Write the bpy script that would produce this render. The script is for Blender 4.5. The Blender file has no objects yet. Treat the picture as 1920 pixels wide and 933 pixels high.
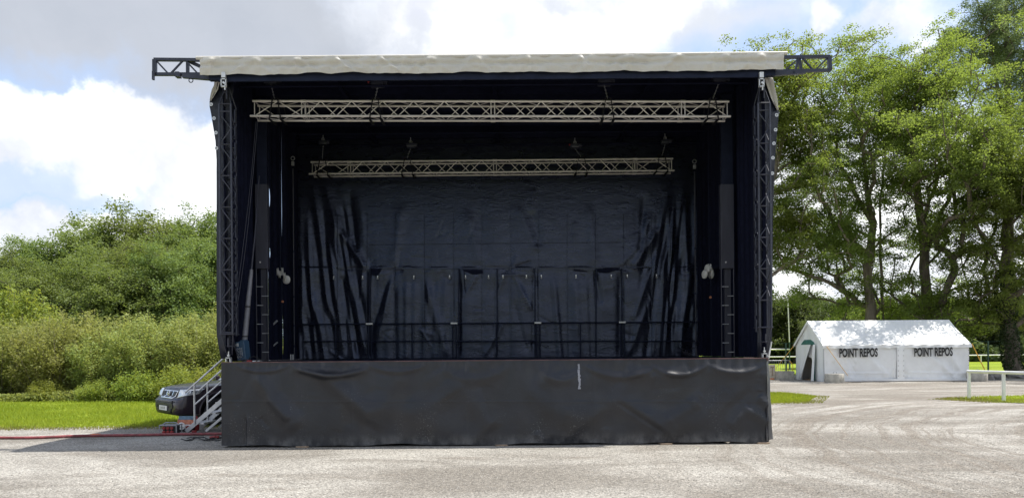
import bpy, bmesh, math, random
import numpy as np
from mathutils import Vector, Matrix, geometry
from mathutils.bvhtree import BVHTree
R = math.radians
random.seed(7); rng = np.random.default_rng(7)
sc = bpy.context.scene
C = sc.collection

# ------------------------------------------------------------------ camera
F, CX, HY, W, H = 1400.0, 960.0, 658.0, 1920.0, 933.0
ROLL = 0.0079
EYE = 1.72
cam = bpy.data.cameras.new('camera'); camo = bpy.data.objects.new('camera', cam); C.objects.link(camo)
cam.sensor_fit = 'HORIZONTAL'; cam.sensor_width = 36; cam.lens = 36*F/W
cam.shift_x = 0; cam.shift_y = (HY-H/2)/W
cam.clip_start = .1; cam.clip_end = 3000
camo.matrix_world = Matrix.Translation((0, 0, EYE)) @ Matrix.Rotation(R(90), 4, 'X') @ Matrix.Rotation(-ROLL, 4, 'Z')
sc.camera = camo
_c, _s = math.cos(ROLL), math.sin(ROLL)
def P(px, py, Y):
    """photo pixel -> world point on the plane at distance Y"""
    dx, dy = (px-CX)/F, (HY-py)/F
    return Vector((Y*(dx*_c+dy*_s), Y, EYE+Y*(-dx*_s+dy*_c)))
def G(px, py):
    """photo pixel -> point on the ground"""
    v = P(px, py, 1.0); t = EYE/(EYE-v.z)
    return Vector((v.x*t, t, 0))

# ------------------------------------------------------------------ light
SUN = Vector((3.4, 0.28, 7.1)).normalized()          # towards the sun
sl = bpy.data.lights.new('sun', 'SUN'); so = bpy.data.objects.new('sun', sl); C.objects.link(so)
sl.energy = 4.0; sl.angle = R(.55); sl.color = (1, .955, .88)
so.rotation_euler = SUN.to_track_quat('Z', 'Y').to_euler(); so.location = (30, 0, 60)
sc.view_settings.view_transform = 'Standard'; sc.view_settings.look = 'None'
sc.view_settings.exposure = 0.78; sc.view_settings.gamma = 1
sc.render.engine = 'CYCLES'
cy = sc.cycles
cy.use_denoising = True; cy.max_bounces = 7; cy.diffuse_bounces = 5; cy.glossy_bounces = 3
cy.transmission_bounces = 4; cy.transparent_max_bounces = 6; cy.caustics_reflective = False; cy.caustics_refractive = False
cy.use_adaptive_sampling = True; cy.adaptive_threshold = .015

class NT:
    """tiny node helper"""
    def __init__(s, tree): s.t = tree; s.n = tree.nodes; s.l = tree.links; s.n.clear()
    def new(s, kind, **kw):
        nd = s.n.new(kind)
        for k, v in kw.items(): setattr(nd, k, v)
        return nd
    def put(s, sock, v):
        if isinstance(v, bpy.types.NodeSocket): s.l.new(v, sock)
        elif v is not None:
            try: sock.default_value = v
            except Exception: sock.default_value = (*v, 1)[:4]
    def math(s, op, a, b=None, c=None, clamp=False):
        nd = s.new('ShaderNodeMath', operation=op, use_clamp=clamp)
        for i, v in enumerate((a, b, c)):
            if v is not None: s.put(nd.inputs[i], v)
        return nd.outputs[0]
    def vec(s, op, a, b=None, sc_=None):
        nd = s.new('ShaderNodeVectorMath', operation=op)
        s.put(nd.inputs[0], a)
        if b is not None: s.put(nd.inputs[1], b)
        if sc_ is not None: s.put(nd.inputs['Scale'], sc_)
        return nd.outputs['Value'] if op in ('LENGTH', 'DOT_PRODUCT', 'DISTANCE') else nd.outputs[0]
    def noise(s, vec, scale, detail=3, rough=.55, dist=0, out=0):
        nd = s.new('ShaderNodeTexNoise'); s.put(nd.inputs['Vector'], vec)
        nd.inputs['Scale'].default_value = scale; nd.inputs['Detail'].default_value = detail
        nd.inputs['Roughness'].default_value = rough; nd.inputs['Distortion'].default_value = dist
        return nd.outputs[out]
    def voro(s, vec, scale, out='Distance', feature='F1'):
        nd = s.new('ShaderNodeTexVoronoi', feature=feature); s.put(nd.inputs['Vector'], vec)
        nd.inputs['Scale'].default_value = scale
        return nd.outputs[out]
    def ramp(s, v, lo, hi, a=0., b=1., kind='SMOOTHSTEP'):
        nd = s.new('ShaderNodeMapRange', interpolation_type=kind); s.put(nd.inputs['Value'], v)
        nd.inputs['From Min'].default_value = lo; nd.inputs['From Max'].default_value = hi
        nd.inputs['To Min'].default_value = a; nd.inputs['To Max'].default_value = b
        return nd.outputs[0]
    def mix(s, f, a, b, mode='MIX'):
        nd = s.new('ShaderNodeMix', data_type='RGBA', blend_type=mode)
        s.put(nd.inputs['Factor'], f); s.put(nd.inputs['A'] if False else nd.inputs[6], a); s.put(nd.inputs[7], b)
        return nd.outputs[2]
    def scale(s, vec, sx, sy, sz):
        nd = s.new('ShaderNodeMapping'); s.put(nd.inputs['Vector'], vec); nd.inputs['Scale'].default_value = (sx, sy, sz)
        return nd.outputs[0]
    def bump(s, h, strength, dist=.02, normal=None):
        nd = s.new('ShaderNodeBump'); s.put(nd.inputs['Height'], h)
        nd.inputs['Strength'].default_value = strength; nd.inputs['Distance'].default_value = dist
        if normal is not None: s.put(nd.inputs['Normal'], normal)
        return nd.outputs[0]

# world: Nishita sky with procedural clouds laid out by direction
wd = bpy.data.worlds.new('World'); sc.world = wd; wd.use_nodes = True
n = NT(wd.node_tree)
sky = n.new('ShaderNodeTexSky', sky_type='NISHITA', sun_disc=False)
sky.sun_elevation = math.asin(SUN.z); sky.sun_rotation = math.atan2(SUN.x, SUN.y)
sky.air_density = 1.0; sky.dust_density = 1.5; sky.ozone_density = 1.2
d = n.vec('NORMALIZE', n.new('ShaderNodeTexCoord').outputs['Generated'])
nz = n.noise(d, 5, 6, .6, out=1); nz2 = n.noise(d, 16, 5, .6, out=1)
wob = n.vec('ADD', n.vec('SCALE', n.vec('SUBTRACT', nz, (.5, .5, .5)), sc_=.17), n.vec('SCALE', n.vec('SUBTRACT', nz2, (.5, .5, .5)), sc_=.055))
dw = n.vec('ADD', d, wob)
def pd(px, py):
    v = P(px, py, 1.0); v.z -= EYE; return v.normalized()
def blob(px, py, rx, ry, soft=.35, lo=None):
    c = pd(px, py)
    q = n.vec('MULTIPLY', n.vec('SUBTRACT', dw, tuple(c)), (F/rx, 1.6*F/(rx+ry), F/ry))
    return n.ramp(n.vec('LENGTH', q), 1-soft, 1+soft, 1, 0)
def mx(lst):
    v = lst[0]
    for b in lst[1:]: v = n.math('MAXIMUM', v, b)
    return v
white = mx([blob(*b) for b in [(190, 285, 260, 85, .13), (20, 235, 170, 48, .13), (330, 360, 160, 90, .13), (90, 425, 125, 45, .16),
                               (1040, 20, 430, 110, .3), (1630, 420, 330, 190, .3), (1500, 560, 300, 120, .4),
                               (1525, 28, 34, 42, .5), (1702, 45, 46, 40, .45), (1622, 62, 45, 38, .5)]])
hole = mx([blob(*b) for b in [(968, 50, 55, 22, .8), (25, 335, 75, 26, .4), (150, 372, 110, 22, .4), (1440, -60, 90, 60, .5), (1790, 20, 60, 60, .6), (1580, 90, 60, 30, .6)]])
white = n.math('MULTIPLY', white, n.math('SUBTRACT', 1., n.math('MULTIPLY', hole, .6)))
general = n.ramp(n.noise(n.scale(d, 1, 1, 1.8), 2.3, 7, .55), .45, .6)
back = n.ramp(n.vec('DOT_PRODUCT', d, (0, 1, -.25)), .62, .45, 0, 1)           # outside the part of the sky in view
white = n.math('MAXIMUM', white, n.math('MULTIPLY', general, back))
gray = n.math('MULTIPLY', mx([blob(*b) for b in [(120, -25, 430, 118, .35), (430, 60, 220, 100, .4), (330, 120, 130, 70, .5)]]), .95)
mauve = n.math('MULTIPLY', mx([blob(240, 308, 90, 26, .6), blob(880, -10, 120, 40, .6)]), .6)
shade = n.noise(dw, 7, 4, .5)
wcol = n.mix(n.ramp(shade, .35, .7), (5.7, 6.0, 6.6, 1), (11.4, 11.4, 11.4, 1))
wcol = n.mix(mauve, wcol, (5.9, 6.0, 7.2, 1))
skyc = n.mix(n.math('SUBTRACT', .66, n.math('MULTIPLY', back, .5)), sky.outputs[0], (4.9, 6.3, 9.0, 1))                                   # thin high veil whitens the blue
col = n.mix(white, skyc, wcol)
gcol = n.mix(shade, (3.3, 3.6, 4.1, 1), (4.9, 5.1, 5.6, 1))
col = n.mix(gray, col, gcol)
bg = n.new('ShaderNodeBackground'); n.put(bg.inputs[0], col); bg.inputs[1].default_value = .085
n.l.new(bg.outputs[0], n.new('ShaderNodeOutputWorld').inputs[0])
wd.cycles.sampling_method = 'MANUAL'; wd.cycles.sample_map_resolution = 512

# ------------------------------------------------------------------ materials
def pm(name, base, rough=.6, metal=0., var=.18, scale=6., bump=0., bscale=40., bdist=.01, coat=0., spec=.5, tint=None, dirt=None, dirt_s=1.5, stretch=(1, 1, 1)):
    m = bpy.data.materials.new(name); m.use_nodes = True; t = NT(m.node_tree)
    b = t.new('ShaderNodeBsdfPrincipled'); t.l.new(b.outputs[0], t.new('ShaderNodeOutputMaterial').inputs[0])
    co = t.scale(t.new('ShaderNodeTexCoord').outputs['Object'], *stretch)
    f = t.ramp(t.noise(co, scale, 5), .3, .7)
    lo = tuple(c*(1-var) for c in base)+(1,); hi = tuple(min(1, c*(1+var)) for c in base)+(1,)
    c = t.mix(f, lo, hi)
    if dirt:
        c = t.mix(t.ramp(t.noise(co, dirt_s, 6, .65), .55, .75, 0, .6), c, (*dirt, 1))
    t.put(b.inputs['Base Color'], c)
    t.put(b.inputs['Roughness'], t.ramp(t.noise(co, scale*2.3, 4), .3, .7, max(0, rough-.08), min(1, rough+.08)))
    b.inputs['Metallic'].default_value = metal; b.inputs['Coat Weight'].default_value = coat; b.inputs['Coat Roughness'].default_value = .05
    b.inputs['Specular IOR Level'].default_value = spec
    if tint: b.inputs['Specular Tint'].default_value = (*tint, 1)
    if bump: t.put(b.inputs['Normal'], t.bump(t.noise(co, bscale, 4, .6), bump, bdist))
    return m
def leafmat(name, a, b_, trans=.38, scale=.25):
    m = bpy.data.materials.new(name); m.use_nodes = True; t = NT(m.node_tree)
    isl = t.new('ShaderNodeNewGeometry').outputs['Random Per Island']
    oi = t.new('ShaderNodeObjectInfo').outputs['Random']
    co = t.new('ShaderNodeTexCoord').outputs['Object']
    f = t.math('ADD', t.math('MULTIPLY', isl, .55), t.math('MULTIPLY', t.ramp(t.noise(co, scale, 3), .3, .7), .45))
    c = t.mix(f, (*a, 1), (*b_, 1))
    hs = t.new('ShaderNodeHueSaturation'); t.put(hs.inputs['Color'], c)
    t.put(hs.inputs['Value'], t.ramp(oi, 0, 1, .72, 1.18, 'LINEAR')); t.put(hs.inputs['Hue'], t.ramp(oi, 0, 1, .475, .52, 'LINEAR'))
    c = hs.outputs[0]
    d_ = t.new('ShaderNodeBsdfDiffuse'); t.put(d_.inputs[0], c)
    g_ = t.new('ShaderNodeBsdfGlossy'); g_.inputs['Roughness'].default_value = .6; g_.inputs[0].default_value = (.6, .65, .6, 1)
    tr = t.new('ShaderNodeBsdfTranslucent'); t.put(tr.inputs[0], t.mix(.6, c, (min(.6, b_[0]*2.0), min(.62, b_[1]*2.1), b_[2]*1.1, 1)))
    m1 = t.new('ShaderNodeMixShader'); m1.inputs[0].default_value = trans
    t.l.new(d_.outputs[0], m1.inputs[1]); t.l.new(tr.outputs[0], m1.inputs[2])
    m2 = t.new('ShaderNodeMixShader'); m2.inputs[0].default_value = .035
    t.l.new(m1.outputs[0], m2.inputs[1]); t.l.new(g_.outputs[0], m2.inputs[2])
    t.l.new(m2.outputs[0], t.new('ShaderNodeOutputMaterial').inputs[0])
    return m
M = dict(
    black_metal=pm('black_metal', (.010, .012, .024), .5, .1, spec=.3, tint=(.6, .7, 1), bump=.1),
    frame=pm('frame_paint', (.036, .039, .056), .4, .3),
    alu=pm('truss_aluminium', (.56, .53, .51), .42, .35, var=.12, scale=3),
    stair=pm('stair_aluminium', (.62, .62, .63), .4, .5, var=.12),
    cream=pm('cream_tarp', (.53, .51, .47), .5, var=.06, scale=1.5, bump=.25, bscale=9, bdist=.03, dirt=(.42, .38, .32)),
    cloth=pm('black_cloth', (.0085, .0098, .0225), .85, var=.2, spec=.15, tint=(.65, .72, 1), bump=.2, bscale=30),
    ceil=pm('black_ceiling', (.008, .0092, .0215), .8, var=.2, spec=.12, tint=(.65, .72, 1)),
    rust=pm('red_brown_edge', (.12, .060, .055), .6, var=.35, scale=3),
    zinc=pm('zinc_steel', (.6, .6, .6), .4, .5, var=.1),
    sleeve=pm('grey_sleeve', (.035, .036, .052), .55, var=.2, stretch=(1, 1, .2)),
    strap=pm('strap_web', (.012, .012, .016), .8, spec=.2),
    white=pm('white_paint', (.80, .80, .79), .45, var=.05, dirt=(.5, .48, .42)),
    plastic_white=pm('white_plastic', (.7, .69, .66), .5, var=.1),
    blue=pm('blue_box_paint', (.028, .065, .115), .45, var=.2),
    red=pm('red_plastic', (.28, .03, .03), .4, var=.15),
    orange=pm('orange_plastic', (.75, .22, .06), .5, var=.15),
    hose=pm('red_hose', (.23, .055, .06), .6, var=.35, scale=9, dirt=(.3, .2, .18)),
    rubber=pm('rubber', (.018, .018, .019), .75, var=.3),
    tyre=pm('tyre_rubber', (.028, .028, .030), .7, var=.25, bump=.3),
    paint=pm('plum_car_paint', (.020, .011, .018), .36, .0, var=.06, coat=.25),
    chrome=pm('chrome', (.75, .76, .78), .14, .95, var=.04),
    darkplastic=pm('dark_plastic', (.015, .015, .018), .5),
    glass=pm('window_glass', (.10, .15, .17), .06, .0, var=.05, coat=1, spec=.9),
    lamp=pm('headlamp_lens', (.72, .74, .76), .12, .3, var=.1, coat=1),
    rim=pm('alloy_rim', (.45, .46, .48), .3, .8),
    concrete=pm('concrete', (.42, .40, .35), .9, var=.2, scale=5, bump=.4, bscale=25, dirt=(.22, .2, .16)),
    wood=pm('pale_wood', (.26, .19, .13), .7, var=.25),
    brown=pm('brown_panel', (.42, .29, .17), .7, var=.25),
    green=pm('dark_green_trim', (.02, .13, .11), .6),
    greenpaint=pm('green_post_paint', (.045, .10, .06), .5),
    yellow=pm('yellow_webbing', (.75, .42, .05), .6),
    tent=pm('tent_tarp', (.78, .79, .79), .42, var=.05, scale=1.2, bump=.3, bscale=5, bdist=.03, dirt=(.66, .65, .6)),
    letter=pm('black_lettering', (.012, .012, .012), .5),
    galv=pm('galvanised', (.38, .39, .41), .5, .6),
    bark=pm('bark', (.20, .165, .125), .9, var=.4, scale=4, bump=.8, bscale=10, bdist=.05, stretch=(1, 1, .25)),
    barkd=pm('dark_bark', (.115, .094, .072), .9, var=.4, scale=4, bump=.8, bscale=10, bdist=.05, stretch=(1, 1, .25)),
    rock=pm('rock', (.20, .19, .18), .9, var=.35, scale=4, bump=.7, bscale=9, bdist=.05),
    stone=pm('gravel_stone', (.44, .425, .39), .9, var=.3, scale=.9),
)
L = dict(
    oak=leafmat('oak_leaves', (.110, .155, .034), (.20, .245, .062), .56),
    oak2=leafmat('oak_leaves_dark', (.100, .148, .034), (.185, .232, .058), .56),
    poplar=leafmat('poplar_leaves', (.10, .14, .070), (.19, .23, .13), .5),
    wood=leafmat('woodland_leaves', (.090, .135, .034), (.185, .225, .075), .42),
    dark=leafmat('distant_dark_leaves', (.060, .090, .034), (.13, .16, .065), .35),
    willow=leafmat('willow_leaves', (.175, .225, .050), (.335, .365, .12), .44, .6),
    bright=leafmat('bright_leaves', (.15, .21, .030), (.29, .34, .07), .45, .8),
    grass=leafmat('grass_blades', (.17, .25, .016), (.34, .40, .045), .45, .35),
    drygrass=leafmat('dry_grass_blades', (.14, .15, .035), (.30, .28, .10), .3, .8),
    ivy=leafmat('ivy_leaves', (.018, .040, .012), (.045, .075, .022), .2, .8),
)
def tarp_mat(name, base, rough, crinkle, rough_var=.12, spec=.5, tint=(1, 1, 1), stretch=(.5, 1, 2.2), stains=None):
    m = bpy.data.materials.new(name); m.use_nodes = True; t = NT(m.node_tree)
    b = t.new('ShaderNodeBsdfPrincipled'); t.l.new(b.outputs[0], t.new('ShaderNodeOutputMaterial').inputs[0])
    co = t.new('ShaderNodeTexCoord').outputs['Object']; cs = t.scale(co, *stretch)
    c = t.mix(t.ramp(t.noise(cs, 2.2, 5), .3, .7), tuple(v*.85 for v in base)+(1,), tuple(v*1.2 for v in base)+(1,))
    if stains:
        sx = t.scale(co, 1, 1, .55)
        sep = t.new('ShaderNodeSeparateXYZ'); t.put(sep.inputs[0], co)
        low = t.ramp(sep.outputs[2], 1.15, .0, 0, 1, 'LINEAR')
        f = t.ramp(t.noise(sx, 2.1, 3), .48, .68)
        spk = t.ramp(t.noise(co, 34, 5, .7), .55, .72)
        f = t.math('MULTIPLY', t.math('MULTIPLY', f, spk), t.math('ADD', t.math('MULTIPLY', low, .9), .06))
        c = t.mix(f, c, (*stains, 1))
        # fine dusty haze near the hem, splashed up from the gravel
        f2 = t.math('MULTIPLY', t.ramp(sep.outputs[2], .28, .0, 0, .5), t.ramp(t.noise(sx, 5, 5, .65), .35, .7))
        c = t.mix(f2, c, (*stains, 1))
    t.put(b.inputs['Base Color'], c)
    t.put(b.inputs['Roughness'], t.ramp(t.noise(cs, 4, 4), .3, .7, rough-rough_var, rough+rough_var))
    b.inputs['Specular IOR Level'].default_value = spec; b.inputs['Specular Tint'].default_value = (*tint, 1)
    h = t.math('ADD', t.math('MULTIPLY', t.noise(cs, 3.5, 5, .6, .8), 1.), t.math('MULTIPLY', t.math('ABSOLUTE', t.math('SUBTRACT', t.noise(cs, 6, 3, .5, 1.2), .5)), 1.4))
    t.put(b.inputs['Normal'], t.bump(h, crinkle, .03))
    return m
M['backdrop'] = tarp_mat('backdrop_tarp', (.0105, .0122, .0225), .29, .24, .05, .62, tint=(.66, .74, 1.), stretch=(.5, 1, 1.3))
M['skirt'] = tarp_mat('skirt_tarp', (.0155, .0168, .022), .40, .16, spec=.46, stretch=(.7, 1, .9), stains=(.22, .22, .22))
M['sidetarp'] = tarp_mat('side_tarp', (.014, .017, .030), .45, .3, stretch=(1, 1, .5))

# ------------------------------------------------------------------ mesh helpers
WO = {}
def link(o): C.objects.link(o); return o
def empty(name, loc, label=None, cat=None, group=None):
    o = link(bpy.data.objects.new(name, None)); o.location = loc; o.empty_display_size = .2
    WO[o.name] = Vector(loc); tag(o, label, cat, group); return o
def tag(o, label=None, cat=None, group=None, kind=None):
    if label: o['label'] = label
    if cat: o['category'] = cat
    if group: o['group'] = group
    if kind: o['kind'] = kind
    return o
def npmesh(name, v, f, mat, parent=None, origin=None, smooth=False):
    """v (n,3), f (m,4) or (m,3) numpy"""
    v = np.asarray(v, np.float32); f = np.asarray(f, np.int32); k = f.shape[1]
    if parent is not None: o0 = WO[parent.name]
    elif origin is not None: o0 = Vector(origin)
    else: o0 = Vector((0, 0, 0))
    me = bpy.data.meshes.new(name)
    me.vertices.add(len(v)); me.vertices.foreach_set('co', (v-np.array(o0, np.float32)).ravel())
    me.loops.add(f.size); me.loops.foreach_set('vertex_index', f.ravel())
    me.polygons.add(len(f)); me.polygons.foreach_set('loop_start', np.arange(0, f.size, k, dtype=np.int32))
    me.polygons.foreach_set('loop_total', np.full(len(f), k, np.int32))
    if smooth: me.polygons.foreach_set('use_smooth', np.ones(len(f), bool))
    me.materials.append(mat); me.update(calc_edges=True)
    o = link(bpy.data.objects.new(name, me))
    if parent is not None: o.parent = parent
    else: o.location = o0
    WO[o.name] = o0
    return o
class MB:
    def __init__(s): s.v = []; s.f = []
    def add(s, vs, fs):
        k = len(s.v); s.v += [tuple(p) for p in vs]; s.f += [tuple(i+k for i in q) for q in fs]; return s
    def box(s, c, size, rot=None, bev=0.):
        hx, hy, hz = (x/2 for x in size)
        b = min(bev, hx*.9, hy*.9, hz*.9)
        if b <= 0:
            vs = [Vector((x, y, z)) for x in (-hx, hx) for y in (-hy, hy) for z in (-hz, hz)]
            fs = [(0, 1, 3, 2), (4, 6, 7, 5), (0, 4, 5, 1), (2, 3, 7, 6), (0, 2, 6, 4), (1, 5, 7, 3)]
        else:
            bm = bmesh.new(); bmesh.ops.create_cube(bm, size=1)
            for q in bm.verts: q.co = Vector((q.co.x*2*hx, q.co.y*2*hy, q.co.z*2*hz))
            bmesh.ops.bevel(bm, geom=bm.edges[:], offset=b, segments=2, profile=.6, affect='EDGES')
            bm.verts.ensure_lookup_table(); vs = [q.co.copy() for q in bm.verts]; fs = [tuple(q.index for q in p.verts) for p in bm.faces]; bm.free()
        if rot is not None: vs = [rot @ q for q in vs]
        c = Vector(c); return s.add([q+c for q in vs], fs)
    def bb(s, lo, hi, bev=0.):
        lo, hi = Vector(lo), Vector(hi); return s.box((lo+hi)/2, hi-lo, None, bev)
    def tube(s, pts, r, nn=8, cap=True):
        pts = [Vector(p) for p in pts]; rs = r if isinstance(r, (list, tuple)) else [r]*len(pts)
        ring0 = len(s.v); prev = None
        for i, p in enumerate(pts):
            t = (pts[min(i+1, len(pts)-1)]-pts[max(i-1, 0)]).normalized()
            if prev is None: a = t.orthogonal().normalized()
            else:
                a = prev-t*prev.dot(t); a = a.normalized() if a.length > 1e-6 else t.orthogonal().normalized()
            prev = a; b = t.cross(a)
            for k in range(nn):
                q = 2*math.pi*k/nn; s.v.append(tuple(p+(a*math.cos(q)+b*math.sin(q))*rs[i]))
        for i in range(len(pts)-1):
            for k in range(nn):
                k2 = (k+1) % nn; s.f.append((ring0+i*nn+k, ring0+i*nn+k2, ring0+(i+1)*nn+k2, ring0+(i+1)*nn+k))
        if cap:
            s.f.append(tuple(ring0+k for k in reversed(range(nn)))); e = ring0+(len(pts)-1)*nn; s.f.append(tuple(e+k for k in range(nn)))
        return s
    def bar(s, a, b, w, h=None, up=(0, 0, 1)):
        """rectangular bar from a to b"""
        a, b = Vector(a), Vector(b); t = b-a; ln = t.length; z = t/ln; up = Vector(up)
        x = up.cross(z)
        if x.length < 1e-3: x = Vector((1, 0, 0)).cross(z)
        x.normalize(); y = z.cross(x); m = Matrix((x, y, z)).transposed()
        return s.box((a+b)/2, (w, h or w, ln), m)
    def lathe(s, c, prof, nn=24, axis='Z'):
        k0 = len(s.v)
        for r, z in prof:
            for k in range(nn):
                q = 2*math.pi*k/nn; v = Vector((r*math.cos(q), r*math.sin(q), z))
                if axis == 'Y': v = Vector((v.x, v.z, v.y))
                if axis == 'X': v = Vector((v.z, v.x, v.y))
                s.v.append(tuple(v+Vector(c)))
        for i in range(len(prof)-1):
            for k in range(nn):
                k2 = (k+1) % nn; s.f.append((k0+i*nn+k, k0+i*nn+k2, k0+(i+1)*nn+k2, k0+(i+1)*nn+k))
        s.f.append(tuple(k0+k for k in range(nn))); e = k0+(len(prof)-1)*nn; s.f.append(tuple(e+k for k in range(nn)))
        return s
    def torus(s, c, R_, r, a=(1, 0, 0), b=(0, 0, 1), nn=20, m=6):
        a, b, c = Vector(a), Vector(b), Vector(c); w = a.cross(b); k0 = len(s.v)
        for i in range(nn):
            q = 2*math.pi*i/nn; d0 = a*math.cos(q)+b*math.sin(q)
            for j in range(m):
                p = 2*math.pi*j/m; s.v.append(tuple(c+d0*(R_+r*math.cos(p))+w*r*math.sin(p)))
        for i in range(nn):
            for j in range(m):
                s.f.append((k0+i*m+j, k0+((i+1) % nn)*m+j, k0+((i+1) % nn)*m+(j+1) % m, k0+i*m+(j+1) % m))
        return s
    def prism(s, pts, off):
        """polygon pts extruded by vector off"""
        k = len(pts); off = Vector(off); pts = [Vector(p) for p in pts]
        return s.add(pts+[p+off for p in pts], [tuple(range(k)), tuple(reversed(range(k, 2*k)))]+[(i, i+k, (i+1) % k+k, (i+1) % k) for i in range(k)])
    def build(s, name, mat, parent=None, origin=None, smooth=False, fix=True):
        if parent is not None: o0 = WO[parent.name]
        elif origin is not None: o0 = Vector(origin)
        else:
            a = np.array(s.v); o0 = Vector(((a[:, 0].min()+a[:, 0].max())/2, (a[:, 1].min()+a[:, 1].max())/2, a[:, 2].min()))
        me = bpy.data.meshes.new(name); me.from_pydata([tuple(Vector(v)-o0) for v in s.v], [], s.f)
        if fix:
            bm = bmesh.new(); bm.from_mesh(me); bmesh.ops.recalc_face_normals(bm, faces=bm.faces[:]); bm.to_mesh(me); bm.free()
        me.materials.append(mat)
        if smooth:
            me.polygons.foreach_set('use_smooth', np.ones(len(me.polygons), bool))
            try: me.set_sharp_from_angle(angle=R(40))
            except Exception: pass
        me.update()
        o = link(bpy.data.objects.new(name, me))
        if parent is not None: o.parent = parent
        else: o.location = o0
        WO[o.name] = o0
        return o
def copy_tree(o, parent=None):
    c = o.copy(); C.objects.link(c); WO[c.name] = WO.get(o.name, Vector())
    if parent is not None: c.parent = parent
    for ch in list(o.children): copy_tree(ch, c)
    return c
def grid(nu, nv):
    i = np.arange(nu-1)[:, None]*nv+np.arange(nv-1)[None, :]
    return np.stack([i, i+nv, i+nv+1, i+1], -1).reshape(-1, 4)
def crease(X, Z, x0, z0, x1, z1, w, a, asym=.5):
    dx, dz = x1-x0, z1-z0; ln = math.hypot(dx, dz); t = ((X-x0)*dx+(Z-z0)*dz)/(ln*ln); dd = ((X-x0)*dz-(Z-z0)*dx)/ln
    win = np.clip(t/.25+.15, 0, 1)*np.clip((1-t)/.15+.3, 0, 1); win = win*win*(3-2*win)
    q = dd/w
    return a*win*((1-asym)*np.exp(-q*q)+asym*np.tanh(q*1.4)*np.exp(-np.abs(q)/1.6))

# ------------------------------------------------------------------ ground
def sheet(name, pts, z, mat, jit=.0, step=.35, seed=1):
    r = random.Random(seed); out = []
    for i, p in enumerate(pts):
        q = pts[(i+1) % len(pts)]; a = Vector((*p, 0)); b = Vector((*q, 0)); ln = (b-a).length
        k = max(1, min(400, int(ln/step))) if jit else 1
        for j in range(k):
            v = a.lerp(b, j/k)
            if jit:
                s_ = j+i*37
                w = .6*math.sin(s_*.31+seed)+.5*math.sin(s_*.83+2*seed)+r.uniform(-.7, .7)
                nrm = Vector((-(b-a).y, (b-a).x, 0)).normalized(); v += nrm*w*jit
            v.z = z; out.append(v)
    tri = geometry.tessellate_polygon([out])
    me = bpy.data.meshes.new(name); me.from_pydata([tuple(v) for v in out], [], [tuple(t) for t in tri])
    bm = bmesh.new(); bm.from_mesh(me)
    for f in bm.faces:
        if f.normal.z < 0: f.normal_flip()
    bm.to_mesh(me); bm.free()
    me.materials.append(mat); o = link(bpy.data.objects.new(name, me)); tag(o, kind='structure'); return o
def field_mat():
    m = bpy.data.materials.new('field_grass'); m.use_nodes = True; t = NT(m.node_tree)
    b = t.new('ShaderNodeBsdfPrincipled'); t.l.new(b.outputs[0], t.new('ShaderNodeOutputMaterial').inputs[0])
    co = t.new('ShaderNodeTexCoord').outputs['Object']
    c = t.mix(t.ramp(t.noise(co, .5, 5, .6), .3, .7), (.20, .28, .02, 1), (.33, .37, .05, 1))
    c = t.mix(t.ramp(t.noise(co, 14, 4, .7), .35, .7, 0, .75), c, (.15, .23, .018, 1))
    c = t.mix(t.ramp(t.noise(co, 1.7, 4, .6), .62, .72, 0, .35), c, (.30, .29, .12, 1))
    t.put(b.inputs['Base Color'], c); b.inputs['Roughness'].default_value = .9; b.inputs['Specular IOR Level'].default_value = .1
    t.put(b.inputs['Normal'], t.bump(t.noise(co, 30, 4, .7), .8, .05)); return m
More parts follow.
